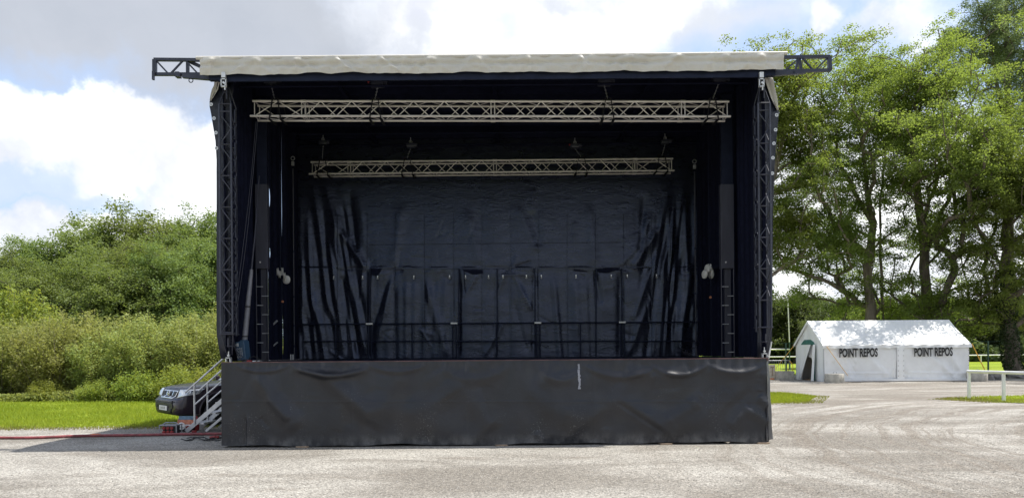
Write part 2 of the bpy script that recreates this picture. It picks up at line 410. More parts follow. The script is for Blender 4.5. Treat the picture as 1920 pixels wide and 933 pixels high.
def gravel_mat():
    m = bpy.data.materials.new('gravel'); m.use_nodes = True; t = NT(m.node_tree)
    b = t.new('ShaderNodeBsdfPrincipled'); t.l.new(b.outputs[0], t.new('ShaderNodeOutputMaterial').inputs[0])
    co = t.new('ShaderNodeTexCoord').outputs['Object']
    sep = t.new('ShaderNodeSeparateXYZ'); t.put(sep.inputs[0], co)
    big = t.noise(t.scale(co, .45, 1, 1), .55, 6, .6, .5)
    # wheel tracks curving round the corner of the yard
    dc = t.vec('SUBTRACT', co, (24., 10.5, 0.)); rad = t.vec('LENGTH', t.vec('MULTIPLY', dc, (1, 1.25, 0)))
    wob_ = t.math('MULTIPLY', t.math('SUBTRACT', t.noise(co, .25, 2), .5), 1.6)
    rr = t.math('ADD', rad, wob_)
    cmb = t.new('ShaderNodeCombineXYZ'); t.put(cmb.inputs[0], rr); t.put(cmb.inputs[1], t.math('MULTIPLY', sep.outputs[0], .06))
    trk = t.noise(cmb.outputs[0], 2.1, 6, .72)
    near = t.math('MULTIPLY', t.ramp(sep.outputs[0], 0., 6., 0, 1), t.ramp(rad, 26, 20, 0, 1))
    base = t.mix(t.ramp(big, .36, .66), (.265, .245, .215, 1), (.465, .445, .405, 1))
    brown = t.mix(t.ramp(t.noise(co, 3, 5, .7), .35, .65), (.185, .16, .132, 1), (.30, .265, .225, 1))
    base = t.mix(t.math('MULTIPLY', t.ramp(trk, .47, .56), t.math('MULTIPLY', near, .7)), base, brown)
    base = t.mix(t.math('MULTIPLY', t.ramp(t.noise(t.scale(co, .3, 1, 1), 1.3, 6, .7), .56, .70), .6), base, brown)
    far = t.ramp(sep.outputs[1], 20, 30, 0, .55)
    st = t.noise(t.scale(co, .12, 1, 1), 1.1, 5, .65)
    base = t.mix(t.math('MULTIPLY', far, t.ramp(st, .40, .58)), base, (.26, .225, .19, 1))
    vs = t.new('ShaderNodeTexVoronoi'); t.put(vs.inputs['Vector'], co); vs.inputs['Scale'].default_value = 34
    vs2 = t.new('ShaderNodeTexVoronoi'); t.put(vs2.inputs['Vector'], co); vs2.inputs['Scale'].default_value = 78
    sp = t.new('ShaderNodeSeparateColor'); t.put(sp.inputs[0], vs.outputs['Color'])
    sp2 = t.new('ShaderNodeSeparateColor'); t.put(sp2.inputs[0], vs2.outputs['Color'])
    k = t.math('MULTIPLY', t.ramp(sp.outputs[0], 0, 1, .72, 1.24, 'LINEAR'), t.ramp(sp2.outputs[1], 0, 1, .82, 1.17, 'LINEAR'))
    k = t.math('MULTIPLY', k, t.ramp(vs.outputs['Distance'], .0, .75, 1.12, .66))
    c = t.vec('SCALE', base, sc_=k)
    t.put(b.inputs['Base Color'], c); b.inputs['Roughness'].default_value = .92; b.inputs['Specular IOR Level'].default_value = .2
    hgt = t.math('ADD', t.math('MULTIPLY', vs.outputs['Distance'], -.6), t.math('MULTIPLY', t.noise(co, 60, 3, .7), .5))
    nb = t.bump(hgt, .85, .02)
    nb = t.bump(t.noise(t.scale(co, .6, 1, 1), 2.2, 5, .6), .5, .10, nb)
    t.put(b.inputs['Normal'], nb); return m
M['field'] = field_mat(); M['gravel'] = gravel_mat()
sheet('ground', [(-500, -120), (600, -120), (600, 900), (-500, 900)], 0, M['field'])
yard = [(-70, -25), (95, -25), (95, 47), (8.5, 50), (-4.5, 44), (-4.5, 33), (5, 32.2), (8.4, 31.4), (10.2, 29.2), (10.9, 26.8), (9.6, 24.3), (7, 23), (2, 22.6), (-3.5, 21), (-5.5, 18.2), (-14, 17.6), (-30, 17), (-70, 17)]
sheet('gravel_yard', yard, .004, M['gravel'], .16, .28)
strip_pts = [(14.4, 25.0), (15.2, 23.6), (16.5, 22.7), (19, 22.5), (26, 22.2), (34, 23), (34, 26.3), (22, 26.6), (17.5, 26.3)]
sheet('grass_verge', strip_pts, .008, M['field'], .24, .25, 5)

def blades(name, label, poly, nb_, hgt, mat, lean=.5, w=.008, dens=None, seed=3):
    r = np.random.default_rng(seed); poly = np.array(poly); lo, hi = poly.min(0), poly.max(0); pts = []
    tot = 0
    while tot < nb_:
        q = r.uniform(lo, hi, (nb_, 2)); ins = np.zeros(len(q), bool); j = len(poly)-1
        for i in range(len(poly)):
            xi, yi = poly[i]; xj, yj = poly[j]
            cnd = ((yi > q[:, 1]) != (yj > q[:, 1])) & (q[:, 0] < (xj-xi)*(q[:, 1]-yi)/(yj-yi+1e-12)+xi); ins ^= cnd; j = i
        q = q[ins]
        if dens is not None: q = q[r.random(len(q)) < dens(q)]
        pts.append(q); tot += len(q)
    q = np.concatenate(pts)[:nb_]; k = len(q)
    h = hgt*r.uniform(.45, 1.25, k)*(1+.5*np.sin(q[:, 0]*1.7)*np.sin(q[:, 1]*1.3)); a = r.uniform(0, 2*np.pi, k)
    ww = w*r.uniform(.7, 1.5, k); ln = h*lean*r.uniform(.1, 1.2, k)
    dx, dy = np.cos(a), np.sin(a); b2 = r.uniform(0, 2*np.pi, k)
    v = np.zeros((k, 3, 3)); v[:, 0, 0] = q[:, 0]-dx*ww; v[:, 0, 1] = q[:, 1]-dy*ww; v[:, 1, 0] = q[:, 0]+dx*ww; v[:, 1, 1] = q[:, 1]+dy*ww
    v[:, 2, 0] = q[:, 0]+np.cos(b2)*ln; v[:, 2, 1] = q[:, 1]+np.sin(b2)*ln; v[:, 2, 2] = h
    o = npmesh(name, v.reshape(-1, 3), np.arange(3*k).reshape(-1, 3), mat)
    return tag(o, label, 'grass', kind='stuff')
lawn = [(-28, 16.9), (-5.0, 17.6), (-4.5, 20), (-4, 28.5), (-28, 29.5)]
blades('grass', 'sunlit green lawn between the gravel yard and the shrub thicket', lawn, 110000, .075, L['grass'], dens=lambda q: np.clip(1.35-(q[:, 1]-17)/12, .25, 1), w=.011)
blades('grass', 'green grass island beside the right foot of the stage', [(5, 22.7), (9.5, 24.0), (10.9, 26.8), (10.2, 29.3), (8.4, 31.4), (5, 32)], 26000, .08, L['grass'], w=.013, seed=4)
blades('grass', 'short patchy grass around the feet of the white railing', [(14.2, 25.0), (15.0, 23.4), (16.5, 22.5), (19, 22.3), (24, 22.2), (24, 26.6), (17.5, 26.5)], 17000, .065, L['grass'], w=.012, seed=5, dens=lambda q: np.clip((q[:, 0]-14.4)/4, .08, 1))
blades('dry_grass', 'dry yellowed grass fringe at the edge of the railing verge', [(13.9, 25.0), (14.8, 23.2), (16.5, 22.4), (22, 22.1), (22, 23.4), (16.5, 24.5), (15, 25.8)], 7000, .055, L['drygrass'], w=.012, seed=6)
blades('dry_grass', 'ragged dry grass fringe where the lawn meets the gravel', [(-28, 16.5), (-5.2, 17.2), (-5.2, 17.9), (-28, 17.3)], 7000, .05, L['drygrass'], w=.010, seed=8)

blades('dry_grass', 'ragged dry fringe round the grass island right of the stage', [(5, 22.2), (9.8, 23.6), (11.4, 26.8), (10.6, 29.8), (9.9, 29.2), (10.5, 26.8), (9.2, 24.4), (5, 23)], 3500, .05, L['drygrass'], w=.012, seed=9)
# loose stones
def stones():
    r = np.random.default_rng(11); k = 42000
    y = 8.3+9.5*r.random(k)**1.5; x = (r.random(k)-.5)*2*y*.78
    keep = ~((x > -5.35) & (x < 4.7) & (y > 13.5)); x, y = x[keep], y[keep]; k = len(x)
    base = np.array([(1, 0, 0), (-1, 0, 0), (0, 1, 0), (0, -1, 0), (0, 0, 1), (0, 0, -.4)], float)
    fs = np.array([(0, 2, 4), (2, 1, 4), (1, 3, 4), (3, 0, 4), (2, 0, 5), (1, 2, 5), (3, 1, 5), (0, 3, 5)])
    sz = (.0035+.0085*r.random(k)**2.2)
    v = base[None]*(sz[:, None, None]*r.uniform(.6, 1.3, (k, 1, 3)))
    a = r.uniform(0, 6.28, k); ca, sa = np.cos(a)[:, None], np.sin(a)[:, None]
    vx = v[:, :, 0]*ca-v[:, :, 1]*sa; vy = v[:, :, 0]*sa+v[:, :, 1]*ca
    v = np.stack([vx+x[:, None], vy+y[:, None], v[:, :, 2]*.8+.005], -1)
    f = (np.arange(k)[:, None, None]*6+fs[None]).reshape(-1, 3)
    m = bpy.data.materials.new('loose_stone'); m.use_nodes = True; t = NT(m.node_tree)
    b = t.new('ShaderNodeBsdfPrincipled'); t.l.new(b.outputs[0], t.new('ShaderNodeOutputMaterial').inputs[0])
    t.put(b.inputs['Base Color'], t.mix(t.new('ShaderNodeNewGeometry').outputs['Random Per Island'], (.20, .185, .16, 1), (.47, .45, .42, 1))); b.inputs['Roughness'].default_value = .9
    tag(npmesh('loose_gravel', v.reshape(-1, 3), f, m), 'loose pale gravel stones lying over the front of the yard', 'gravel', kind='stuff')
stones()

# ------------------------------------------------------------------ stage
SX, SH = -.315, 5.0                 # centre and half width
YF, YB = 13.66, 19.2
ZD = 1.56                           # deck height
XL, XR = SX-SH, SX+SH
stage = empty('concert_stage', (SX, 16.4, 0), 'large black mobile concert stage with cream roof tarp and lattice corner towers', 'stage')
MB().bb((XL+.05, YF+.06, ZD-.14), (XR-.05, YB, ZD-.002)).build('deck', M['wood'] if 0 else M['black_metal'], stage)
MB().bb((XL, YF-.012, ZD-.055), (XR, YF+.058, ZD+.004), .006).build('deck_edge', M['rust'], stage)
for x in np.linspace(XL+.5, XR-.5, 5):
    for y in (YF+.5, 16.5, YB-.4):
        MB().tube([(x, y, .03), (x, y, ZD-.15)], .035).box((x, y, .025), (.3, .3, .05)).build('support_leg', M['galv'], stage)
# roof: soft box with a slightly pitched tarp on top
pl, pr = P(380, 120, 13.42), P(1462, 116, 13.42)
RX0, RX1, RY0, RY1 = -5.63, 4.98, 13.56, 19.7
rb = MB()
for yy, zz in ((RY0+.03, 7.02),):
    pass
nu, nv = 60, 30
u = np.linspace(0, 1, nu); v = np.linspace(0, 1, nv); U, V = np.meshgrid(u, v, indexing='ij')
Xr = RX0+.02+(RX1-RX0-.04)*U; Yr = RY0+.02+(RY1-RY0)*V
Zr = 7.065+.02*np.sin(U*40)*np.sin(V*9)+.30*np.clip(V*6, 0, 1)+.10*V
rt = npmesh('roof_tarp', np.stack([Xr, Yr, Zr], -1).reshape(-1, 3), grid(nu, nv)[:, ::-1], M['cream'], stage, smooth=True)
rs = MB()
rs.bb((RX0+.1, YF+.75, 7.24), (RX1-.1, RY1-.05, 7.28)).add([(RX0+.1, YF+.1, 6.97), (RX1-.1, YF+.1, 6.97), (RX1-.1, YF+.76, 7.25), (RX0+.1, YF+.76, 7.25)], [(0, 1, 2, 3)]); rs.build('ceiling', M['ceil'], stage)
for x0, x1 in ((RX0+.03, RX0+.07), (RX1-.07, RX1-.03)):
    MB().bb((x0, RY0+.1, 6.88), (x1, RY1, 7.06)).bb((x0, RY0+1.1, 7.06), (x1, RY1, 7.34)).build('roof_side', M['cream'], stage)
MB().bb((RX0+.08, RY1-.04, 6.5), (RX1-.08, RY1, 7.42)).build('roof_back', M['cream'], stage)
# front valance with its rolled edge and puckers
def valance():
    nx, nz = 420, 26
    x = np.linspace(RX0, RX1, nx); t = np.linspace(0, 1, nz); X, T = np.meshgrid(x, t, indexing='ij')
    r = np.random.default_rng(5)
    drop = .315+.007*np.sin(x*2.3)+.006*np.sin(x*5.1+1)+.003*np.sin(x*11)
    for cx_ in (-4.9, -3.6, -2.8, -2.25, -.9, .3): drop = drop-.05*np.exp(-((x-cx_)/.3)**2)*r.uniform(.3, .8)
    drop = drop-.02*(x-RX0)/10
    top = 7.09+0*x
    Z = top[:, None]-drop[:, None]*T
    h = .012*np.sin(X*9+2*T)+.008*np.sin(X*23+4*T+np.sin(X*3)*2)
    Zc = 7.085-Z
    pk = [-5.35, -4.6, -3.85, -3.15, -2.3, -1.45, -.6, .35, 1.3, 2.2, 3.1, 3.95, 4.6]
    for p in pk:
        for k in range(4):
            a = r.uniform(-.5, .5)
            h += crease(X, Z, p+r.uniform(-.05, .05), 7.07, p+a, 6.75+r.uniform(0, .12), r.uniform(.02, .05), r.uniform(.008, .028), .45)
        h += .03*np.exp(-((X-p)/.16)**2)*np.exp(-(Zc/.14)**2)
    for k in range(110):
        x0 = r.uniform(RX0, RX1); a = r.normal(0, .22)
        h += crease(X, Z, x0, r.uniform(6.9, 7.05), x0+a, 6.9-r.uniform(0, .15), r.uniform(.016, .04), r.uniform(-.014, .016), .4)
    h += -.035*np.exp(-((Zc-.13)/.035)**2)*(1+.5*np.sin(X*3.1+1))
    Y = RY0-h-.05*T*(1-T)*1.2+.03*T
    # roll over the top
    npmesh('valance', np.stack([X, Y, Z], -1).reshape(-1, 3), grid(nx, nz), M['cream'], stage, smooth=True)
valance()
MB().tube([(RX0-.07, RY0+.02, 7.09), (RX0+3, RY0+.01, 7.085), (RX1-2, RY0+.01, 7.085), (RX1+.07, RY0+.02, 7.095)], .032, 10).build('roof_edge_roll', M['cream'], stage, smooth=True)
MB().bb((RX0+.12, RY0+.1, 6.72), (RX1-.12, RY0+.2, 6.97)).bb((RX0+.3, RY0+.1, 6.69), (RX1-.3, RY0+.14, 6.72)).build('front_beam', M['black_metal'], stage)
for y in (14.6, 15.6, 16.7, 17.8, 18.8):
    MB().bb((XL, y, 7.10), (XR, y+.09, 7.238)).tube([(XL, y+.045, 6.94), (XR, y+.045, 6.94)], .022).build('rafter', M['ceil'], stage)
for x in (XL+1.9, SX, XR-1.9):
    MB().bb((x-.04, YF+.8, 7.02), (x+.04, YB-.1, 7.097)).build('purlin', M['ceil'], stage)

# corner towers: four chords, zigzag lacing, pointed head, screw jack
def tower(xl, xr, y0, y1, ztop, zbot, zhead, flip):
    m = MB()
    for x in (xl, xr):
        for y in (y0, y1): m.tube([(x, y, zbot), (x, y, ztop)], .021 if y == y0 else .016, 8)
    ch = m.build('corner_tower', M['frame'], stage)
    lc = MB(); z = ztop; pitch = .585
    lc.tube([(xl, y0, ztop), (xr, y0, ztop)], .014); lc.tube([(xl, y0, ztop-.14), (xr, y0, ztop-.14)], .014)
    z = ztop-.17
    while z-pitch > zbot:
        zm = z-pitch/2; a, b = (xl, xr)
        for y in (y0, y1):
            lc.tube([(a, y, z), (b, y, zm)], .011, 6); lc.tube([(b, y, zm), (a, y, z-pitch)], .011, 6)
            lc.tube([(a, y, z-pitch), (b, y, z-pitch)], .013, 6)
        for x in (xl, xr):
            lc.tube([(x, y0, z), (x, y1, zm)], .009, 6); lc.tube([(x, y1, zm), (x, y0, z-pitch)], .009, 6)
        z -= pitch
    lc.tube([(xl-.03, y0, zbot), (xr+.03, y0, zbot)], .014).tube([(xl-.03, y1, zbot), (xr+.03, y1, zbot)], .014)
    lc.build('lacing', M['frame'], ch)
    cx_, cy_ = (xl+xr)/2, (y0+y1)/2
    hd = MB()
    for x in (xl, xr):
        for y in (y0, y1): hd.tube([(x, y, ztop), (cx_+(.03 if x == xr else -.03), cy_, zhead)], .013)
    hd.tube([((xl+cx_)/2+.01, y0+.05, (ztop+zhead)/2+.06), ((xr+cx_)/2-.01, y0+.05, (ztop+zhead)/2+.06)], .009)
    hd.build('tower_head', M['frame'], ch)
    MB().tube([(cx_+.02, y0+.04, ztop+.1), (cx_+.02, y0+.04, ztop+.36)], .014).build('screw', M['frame'], ch)
    br = MB()      # white bracket under the roof beam
    by = 13.60; zc = P(420 if flip > 0 else 1430, 143, by).z; bx = P(419.5 if flip > 0 else 1427.5, 143, by).x
    br.box((bx, by, zc+.02), (.075, .05, .10), None, .004)
    for q in (-.04, .04): br.box((bx+q, by, zc-.12), (.016, .05, .15))
    br.box((bx, by, zc-.055), (.095, .05, .018)).box((bx, by, zc-.19), (.095, .05, .018)).box((bx+.012, by-.01, zc-.13), (.05, .05, .035), Matrix.Rotation(.6, 3, 'Y')).tube([(bx+.02, by, zc-.25), (bx+.02, by, zc-.16)], .014)
    br.build('roof_bracket', M['zinc'], ch)
    ft = MB()
    for x in (xl, xr): ft.tube([(x, y0, zbot), (cx_+(x-cx_)*.45, cy_, ZD+.13)], .012)
    ft.tube([(cx_-.09, cy_, ZD+.3), (cx_+.09, cy_, ZD+.3)], .012)
    ft.build('foot_brace', M['frame'], ch)
    MB().tube([(cx_+.01, y0+.03, ZD+.28), (cx_+.01, y0+.03, ZD+.45)], .013).build('screw', M['sleeve'], ch)
    jk = MB(); jy = cy_-.05; jk.tube([(cx_, jy, ZD+.1), (cx_, jy, ZD+.20)], .011).bb((cx_-.048, jy-.04, ZD+.006), (cx_-.030, jy+.04, ZD+.085)).bb((cx_+.030, jy-.04, ZD+.006), (cx_+.048, jy+.04, ZD+.085)).bb((cx_-.048, jy-.04, ZD+.07), (cx_+.048, jy+.04, ZD+.09)).box((cx_, jy, ZD+.125), (.04, .04, .03))
    jk.build('jack', M['zinc'], ch)
    return ch
tl, tr = P(411, 195, 13.95), P(433, 195, 13.95)
tower(tl.x, tr.x, 13.95, 14.2, tl.z, P(411, 626, 13.95).z, P(420, 160, 13.95).z, 1)
ql, qr = P(1421, 193, 13.95), P(1443, 193, 13.95)
tower(ql.x, qr.x, 13.95, 14.2, ql.z, P(1440, 613, 13.95).z, P(1430, 155, 13.95).z, -1)
# stepped fins on the inside of the towers
for side, px in ((1, 441), (-1, 1414)):
    m = MB(); a = P(px, 200, 14.15)
    for k in range(14):
        z = 6.2-k*.31
        if z > 2: m.bb((a.x-.012, 14.12, z-.12), (a.x+.012, 14.17, z+.12))
    m.build('fin_strip', M['frame'], stage)

# outriggers at both ends of the roof
def outrigger(pts_top, pts_bot, nbay, flip):
    (x0, y0), (x1, y1) = pts_top; (a0, b0), (a1, b1) = pts_bot
    Yo = 13.86; m = MB()
    T = lambda t: P(x0+(x1-x0)*t, y0+(y1-y0)*t, Yo); B = lambda t: P(a0+(a1-a0)*t, b0+(b1-b0)*t, Yo)
    for o in (Vector((0, 0, 0)),):
        m.bar(T(0)+o, T(1)+o, .055, .055); m.bar(B(0)+o, B(1)+o, .055, .055); m.bar(T(0.01)+o, B(.01)+o, .07, .06, (0, 1, 0))
    m.bar(T(.55)+Vector((0, .03, 0)), B(.55)+Vector((0, .03, 0)), .04, .03, (0, 1, 0))
    ch = m.build('roof_outrigger', M['frame'], stage)
    l = MB()
    for o in (Vector((0, 0, 0)),):
        for k in range(nbay):
            t0, t1 = k/nbay, (k+1)/nbay; p, q = (T, B) if k % 2 == 0 else (B, T)
            l.bar(p(t0+.02)+o, q(t1)+o, .028, .028, (0, 1, 0))
    l.build('lacing', M['frame'], ch)
    return ch, T, B
oc, T_, B_ = outrigger(((289, 112), (400, 113)), ((289, 139.5), (400, 139.5)), 4.0 and 4, 1)
m = MB(); m.bar(P(343, 143, 13.8), P(402, 148, 13.8), .07, .07).bar(P(352, 117, 13.9), P(352, 140, 13.9), .05).bar(P(356, 116, 13.95), P(400, 136, 13.95), .06, .05, (0, 1, 0))
m.bar(P(330, 141, 13.82), P(338, 141, 13.82), .12, .09); m.build('fold_arm', M['frame'], oc)
MB().bar(P(287.5, 134, 13.8), P(287.5, 150, 13.8), .035, .05, (0, 1, 0)).build('end_hook', M['frame'], oc); m = MB(); m.torus(P(358, 151, 13.8), .038, .009, nn=16).bar(P(358, 143, 13.8), P(358, 148, 13.8), .03).bar(P(354, 147.5, 13.8), P(363, 147.5, 13.8), .02)
m.build('hook', M['frame'], oc)
oc2, T_, B_ = outrigger(((1556, 106.5), (1450, 108)), ((1557, 132), (1440, 134.5)), 4, -1)
m = MB(); m.bar(P(1436, 141, 13.8), P(1509, 135.5, 13.8), .07, .06).bar(P(1498, 110, 13.9), P(1502, 130, 13.9), .05); m.bar(P(1488, 134, 13.78), P(1488, 140, 13.78), .03, .03, (0, 1, 0)); m.build('fold_arm', M['frame'], oc2)

# side tarps: edge flaring outside each tower, cream at the top, dark with grommets below
def edge_tarp(rows_c, rows_d, groms, side):
    def strip(rows, name, mat, Y0=14.22):
        m = MB(); k = len(rows)
        vs = []
        for y, xi, xo in rows:
            a, b = P(xi, y, Y0), P(xo, y, Y0)
            mid = (a+b)/2+Vector((0, .05, 0)); vs += [a, mid, b]
        fs = []
        for i in range(k-1):
            for j in range(2): fs.append((i*3+j, i*3+j+1, i*3+j+4, i*3+j+3))
        m.add(vs, fs)
        o = m.build(name, mat, stage, smooth=True, fix=False)
        sol = o.modifiers.new('thick', 'SOLIDIFY'); sol.thickness = .006; return o
    strip(rows_c, 'side_flap', M['cream'], 14.20); t = strip(rows_d, 'side_tarp_edge', M['sidetarp'], 14.24)
    for x, y in groms: MB().lathe(P(x, y, 14.19), [(.032, 0), (.034, -.008), (.012, -.008), (.012, 0)], 14, 'Y').build('grommet', M['zinc'], t, smooth=True)
edge_tarp([(137, 400, 416), (150, 402, 414), (160, 401, 411), (168, 397, 409), (178, 394.5, 403), (188, 393, 396)],
          [(150, 408, 438), (170, 405, 438), (180, 399, 436), (190, 393, 434), (200, 393, 432), (215, 396, 432), (240, 400, 432), (265, 404, 432), (300, 406, 432), (625, 406, 432), (645, 409, 432), (672, 414, 432)],
          [(396, 196), (401.5, 222), (405, 249), (406, 278)], 1)
edge_tarp([(136, 1430, 1446), (150, 1434, 1450), (165, 1439, 1453), (185, 1446, 1457.5), (206, 1457, 1460)],
          [(150, 1420, 1436), (165, 1420, 1440), (185, 1420, 1448), (205, 1420, 1460), (220, 1420, 1459.5), (260, 1420, 1456), (320, 1420, 1452), (400, 1420, 1449.5), (600, 1420, 1448), (640, 1420, 1447), (672, 1420, 1441)],
          [(1456, 216), (1454, 243.5), (1451, 269), (1449, 296), (1448, 325)], -1)
MB().bar(P(1446.5, 640, 14.1), P(1441, 672, 14.0), .02).build('edge_cord', M['zinc'], stage)

# outer walls of the stage box
def wall_panel(name, mat, y0, y1, x, zlo, zhi, gl, gr, lab, seed, amp=.035, parent=None, inner=1):
    nyy, nzz = max(12, int((y1-y0)/.03)), 90
    t = np.linspace(0, 1, nyy); z = np.linspace(zlo, zhi, nzz); T, Z = np.meshgrid(t, z, indexing='ij')
    ya = y0+gl(Z)/2; yb = y1-gr(Z)/2; Y = ya+(yb-ya)*T
    r = np.random.default_rng(seed); h = np.zeros_like(Y)
    for k in range(7): h += np.sin(Y*r.uniform(9, 38)+r.uniform(0, 6)+Z*r.uniform(-.25, .25))/3
    X = x+amp*h*inner
    o = npmesh(name, np.stack([X, Y, Z], -1).reshape(-1, 3), grid(nyy, nzz), mat, origin=(x, (y0+y1)/2, zlo), smooth=True)
    tag(o, lab, 'curtain', 'black curtains down both sides of the stage'); return o
def gapf(*rng_):
    def g(Z):
        out = np.full_like(Z, -.02)
        for z0, z1, w in rng_: out = np.maximum(out, w*np.clip(1-np.abs((Z-(z0+z1)/2)/((z1-z0)/2))**2.2, 0, 1)-.0)
        return out
    return g
g0 = gapf(); zp = lambda px, py, Y: P(px, py, Y).z
gA = gapf((zp(505, 400, 16.6), zp(505, 340, 16.6), .075), (zp(503, 492, 16.6), zp(503, 455, 16.6), .07))
gB = gapf((1.5, zp(530, 580, 17.6), .16))
gC = gapf((zp(1350, 400, 16.6), zp(1350, 340, 16.6), .06), (zp(1352, 492, 16.6), zp(1352, 455, 16.6), .06))
for sgn, x, ga, gb, side in ((-1, XL-.1, gA, gB, 'left'), (1, XR+.1, gC, g0, 'right')):
    ya = 16.6 if sgn < 0 else 16.85; yb = 17.62
    wall_panel('side_curtain', M['cloth'], 14.05, ya, x, ZD+.005, 7.23, g0, ga, f'black curtain nearest the front on the {side} side of the stage', 20+sgn)
    wall_panel('side_curtain', M['cloth'], ya, yb, x+.012, ZD+.005, 7.23, ga, gb, f'middle black curtain on the {side} side, behind the grey lifting mast', 30+sgn)
    wall_panel('side_curtain', M['cloth'], yb, YB, x, ZD+.005, 7.23, gb, g0, f'rearmost black curtain on the {side} side, next to the glossy backdrop', 40+sgn)

# backdrop
def backdrop():
    x0, x1 = P(556, 500, YB-.12).x, P(1322, 500, YB-.12).x; Y0 = YB-.12; z0, z1 = ZD+.006, 7.2
    nx, nz = 520, 260
    X, Z = np.meshgrid(np.linspace(x0, x1, nx), np.linspace(z0, z1, nz), indexing='ij')
    PX = CX+X/Y0*F; PY = HY-(Z-EYE)/Y0*F-(PX-CX)*ROLL     # where on the cloth, in photo measure
    r = np.random.default_rng(17); h = np.zeros_like(X)
    cr = [(590, 430, 600, 668, 5, .05), (603, 470, 628, 668, 6, .06), (618, 440, 650, 668, 6, .08), (635, 490, 672, 668, 6, -.09), (650, 480, 690, 668, 6, .08),
          (664, 500, 676, 668, 8, -.07), (700, 505, 690, 660, 5, .05), (735, 510, 698, 625, 6, -.06), (738, 520, 712, 640, 5, .05), (640, 440, 680, 505, 7, -.06), (570, 470, 572, 668, 5, .05),
          (800, 522, 842, 668, 8, .09), (797, 520, 806, 600, 4, -.03), (866, 505, 862, 668, 4, -.05), (905, 505, 870, 560, 4, .03), (955, 505, 930, 560, 5, .04),
          (960, 505, 1000, 580, 5, .05), (965, 560, 990, 660, 5, -.04), (950, 600, 910, 668, 5, .05), (930, 510, 928, 660, 4, -.05), (1002, 505, 1001, 668, 4, -.05),
          (1118, 505, 1130, 570, 5, -.06), (1165, 505, 1164, 668, 5, -.06), (1120, 500, 1180, 510, 4, .05), (1225, 505, 1190, 600, 6, .06), (1222, 560, 1180, 668, 7, .08),
          (1238, 500, 1212, 668, 6, -.08), (1248, 470, 1240, 668, 6, .07), (1262, 430, 1275, 668, 6, .07), (1272, 400, 1292, 600, 6, -.06), (1285, 380, 1308, 668, 6, .07), (1256, 450, 1262, 668, 5, -.06), (1215, 450, 1165, 500, 7, .05),
          (1230, 400, 1190, 470, 9, .05), (975, 380, 1010, 470, 9, .04), (1000, 390, 1015, 460, 8, -.04), (1004, 350, 1002, 400, 6, .04)]
    cr += [(612, 335, 640, 440, 9, .10), (640, 430, 690, 505, 8, .12), (660, 350, 672, 470, 9, -.08), (590, 330, 612, 480, 8, .08), (1262, 340, 1240, 440, 9, .10), (1240, 430, 1190, 505, 9, .12), (1215, 360, 1205, 470, 9, -.08), (1290, 330, 1268, 480, 8, .08), (760, 380, 742, 500, 10, .05), (880, 390, 905, 495, 10, .05), (1110, 380, 1120, 495, 9, .05)]
    for a, b, c_, d_, w, am in cr: h += crease(PX, -PY, a, -b, c_, -d_, w*1.05, am*.5, .5)
    for k in range(150):                                 # small puckers all over
        a = r.uniform(600, 1290); b = r.uniform(430, 660) if k % 4 else r.uniform(503, 516); ang = r.choice([0., 0., 1.2, -1.2, .5, -.5])+r.normal(0, .25); ln = r.uniform(12, 55)
        h += crease(PX, -PY, a, -b, a+ln*math.cos(ang), -b+ln*math.sin(ang), r.uniform(1.8, 5), r.normal(0, .009)*(1 if b > 500 else .4), .5)
    for k in range(34):
        sd = k % 2; a = r.uniform(562, 660) if sd else r.uniform(1215, 1315); b = r.uniform(340, 520); dx = (r.uniform(0, 45) if sd else -r.uniform(0, 30))
        h += crease(PX, -PY, a, -b, a+dx, -668, r.uniform(3, 7), r.normal(0, .02), .4)
    for sg, xo in ((1, 565), (-1, 1315)):
        xi = (PX-xo)*sg-(PY-430)*.16; zone = np.clip((150-(PX-xo)*sg)/70, 0, 1)*np.clip((PY-360)/110, 0, 1); ph = .9*np.sin(PY/37.+xo)+.5*np.sin(PY/17.)
        am_ = .6+.5*np.sin(xi/19.+PY/43.)+.3*np.sin(xi/7.+PY/29.+2); h += zone*am_*(.012*np.sin(xi/4.1+ph)+.022*np.sin(xi/8.9+1.3+ph*.6+.8*np.sin(xi/23.))+.008*np.sin(xi/2.3+ph))
    # panels: each hangs a little differently below the seam
    seams = [556, 633, 688, 740, 795, 850, 903, 957, 1010, 1064, 1117, 1170, 1222, 1322]
    low = (PY > 500)*1.0
    for i in range(len(seams)-1):
        a, b = seams[i], seams[i+1]; ins = (PX >= a) & (PX < b); t = (PX-a)/(b-a)
        h += ins*low*(.018*np.sin(t*np.pi)*r.uniform(.3, 1.3)+r.uniform(-.012, .012)*(2*t-1)+.012*np.sin((PY-500)/9.+r.uniform(0, 6))*np.sin(t*np.pi)*np.exp(-(PY-500)/90))
        h += ins*(1-low)*(.010*np.sin(t*np.pi)*r.uniform(-.5, 1.2))
    vf = np.clip((PY-505)/50, 0, 1)*(.5+.5*np.sin(PX/41.+1)); wv = PX+(PY-500)*.08*np.sin(PX/60.); h += vf*(.006*np.sin(wv/3.1+.8*np.sin(wv/11.))+.008*np.sin(wv/6.3+1.1*np.sin(wv/17.+2)))
    h += .05*np.exp(-((PX-560)/22)**2)+.05*np.exp(-((PX-1318)/22)**2)
    top = np.clip((PY-310)/90, .2, 1); h *= top
    Y = Y0-h
    root = empty('backdrop', ((x0+x1)/2, Y0, z0), 'glossy black creased tarpaulin backdrop closing the rear of the stage', 'backdrop')
    npmesh('tarp', np.stack([X, Y, Z], -1).reshape(-1, 3), grid(nx, nz), M['backdrop'], root, smooth=True)
    Yq = Y0-.035
    for sx in seams[1:-1]:
        a, b = P(sx, 400, Yq), P(sx+r.uniform(-1, 1), 667, Yq)
        MB().bar(a, b, .008, .016, (0, 1, 0)).build('seam_strap', M['backdrop'], root)
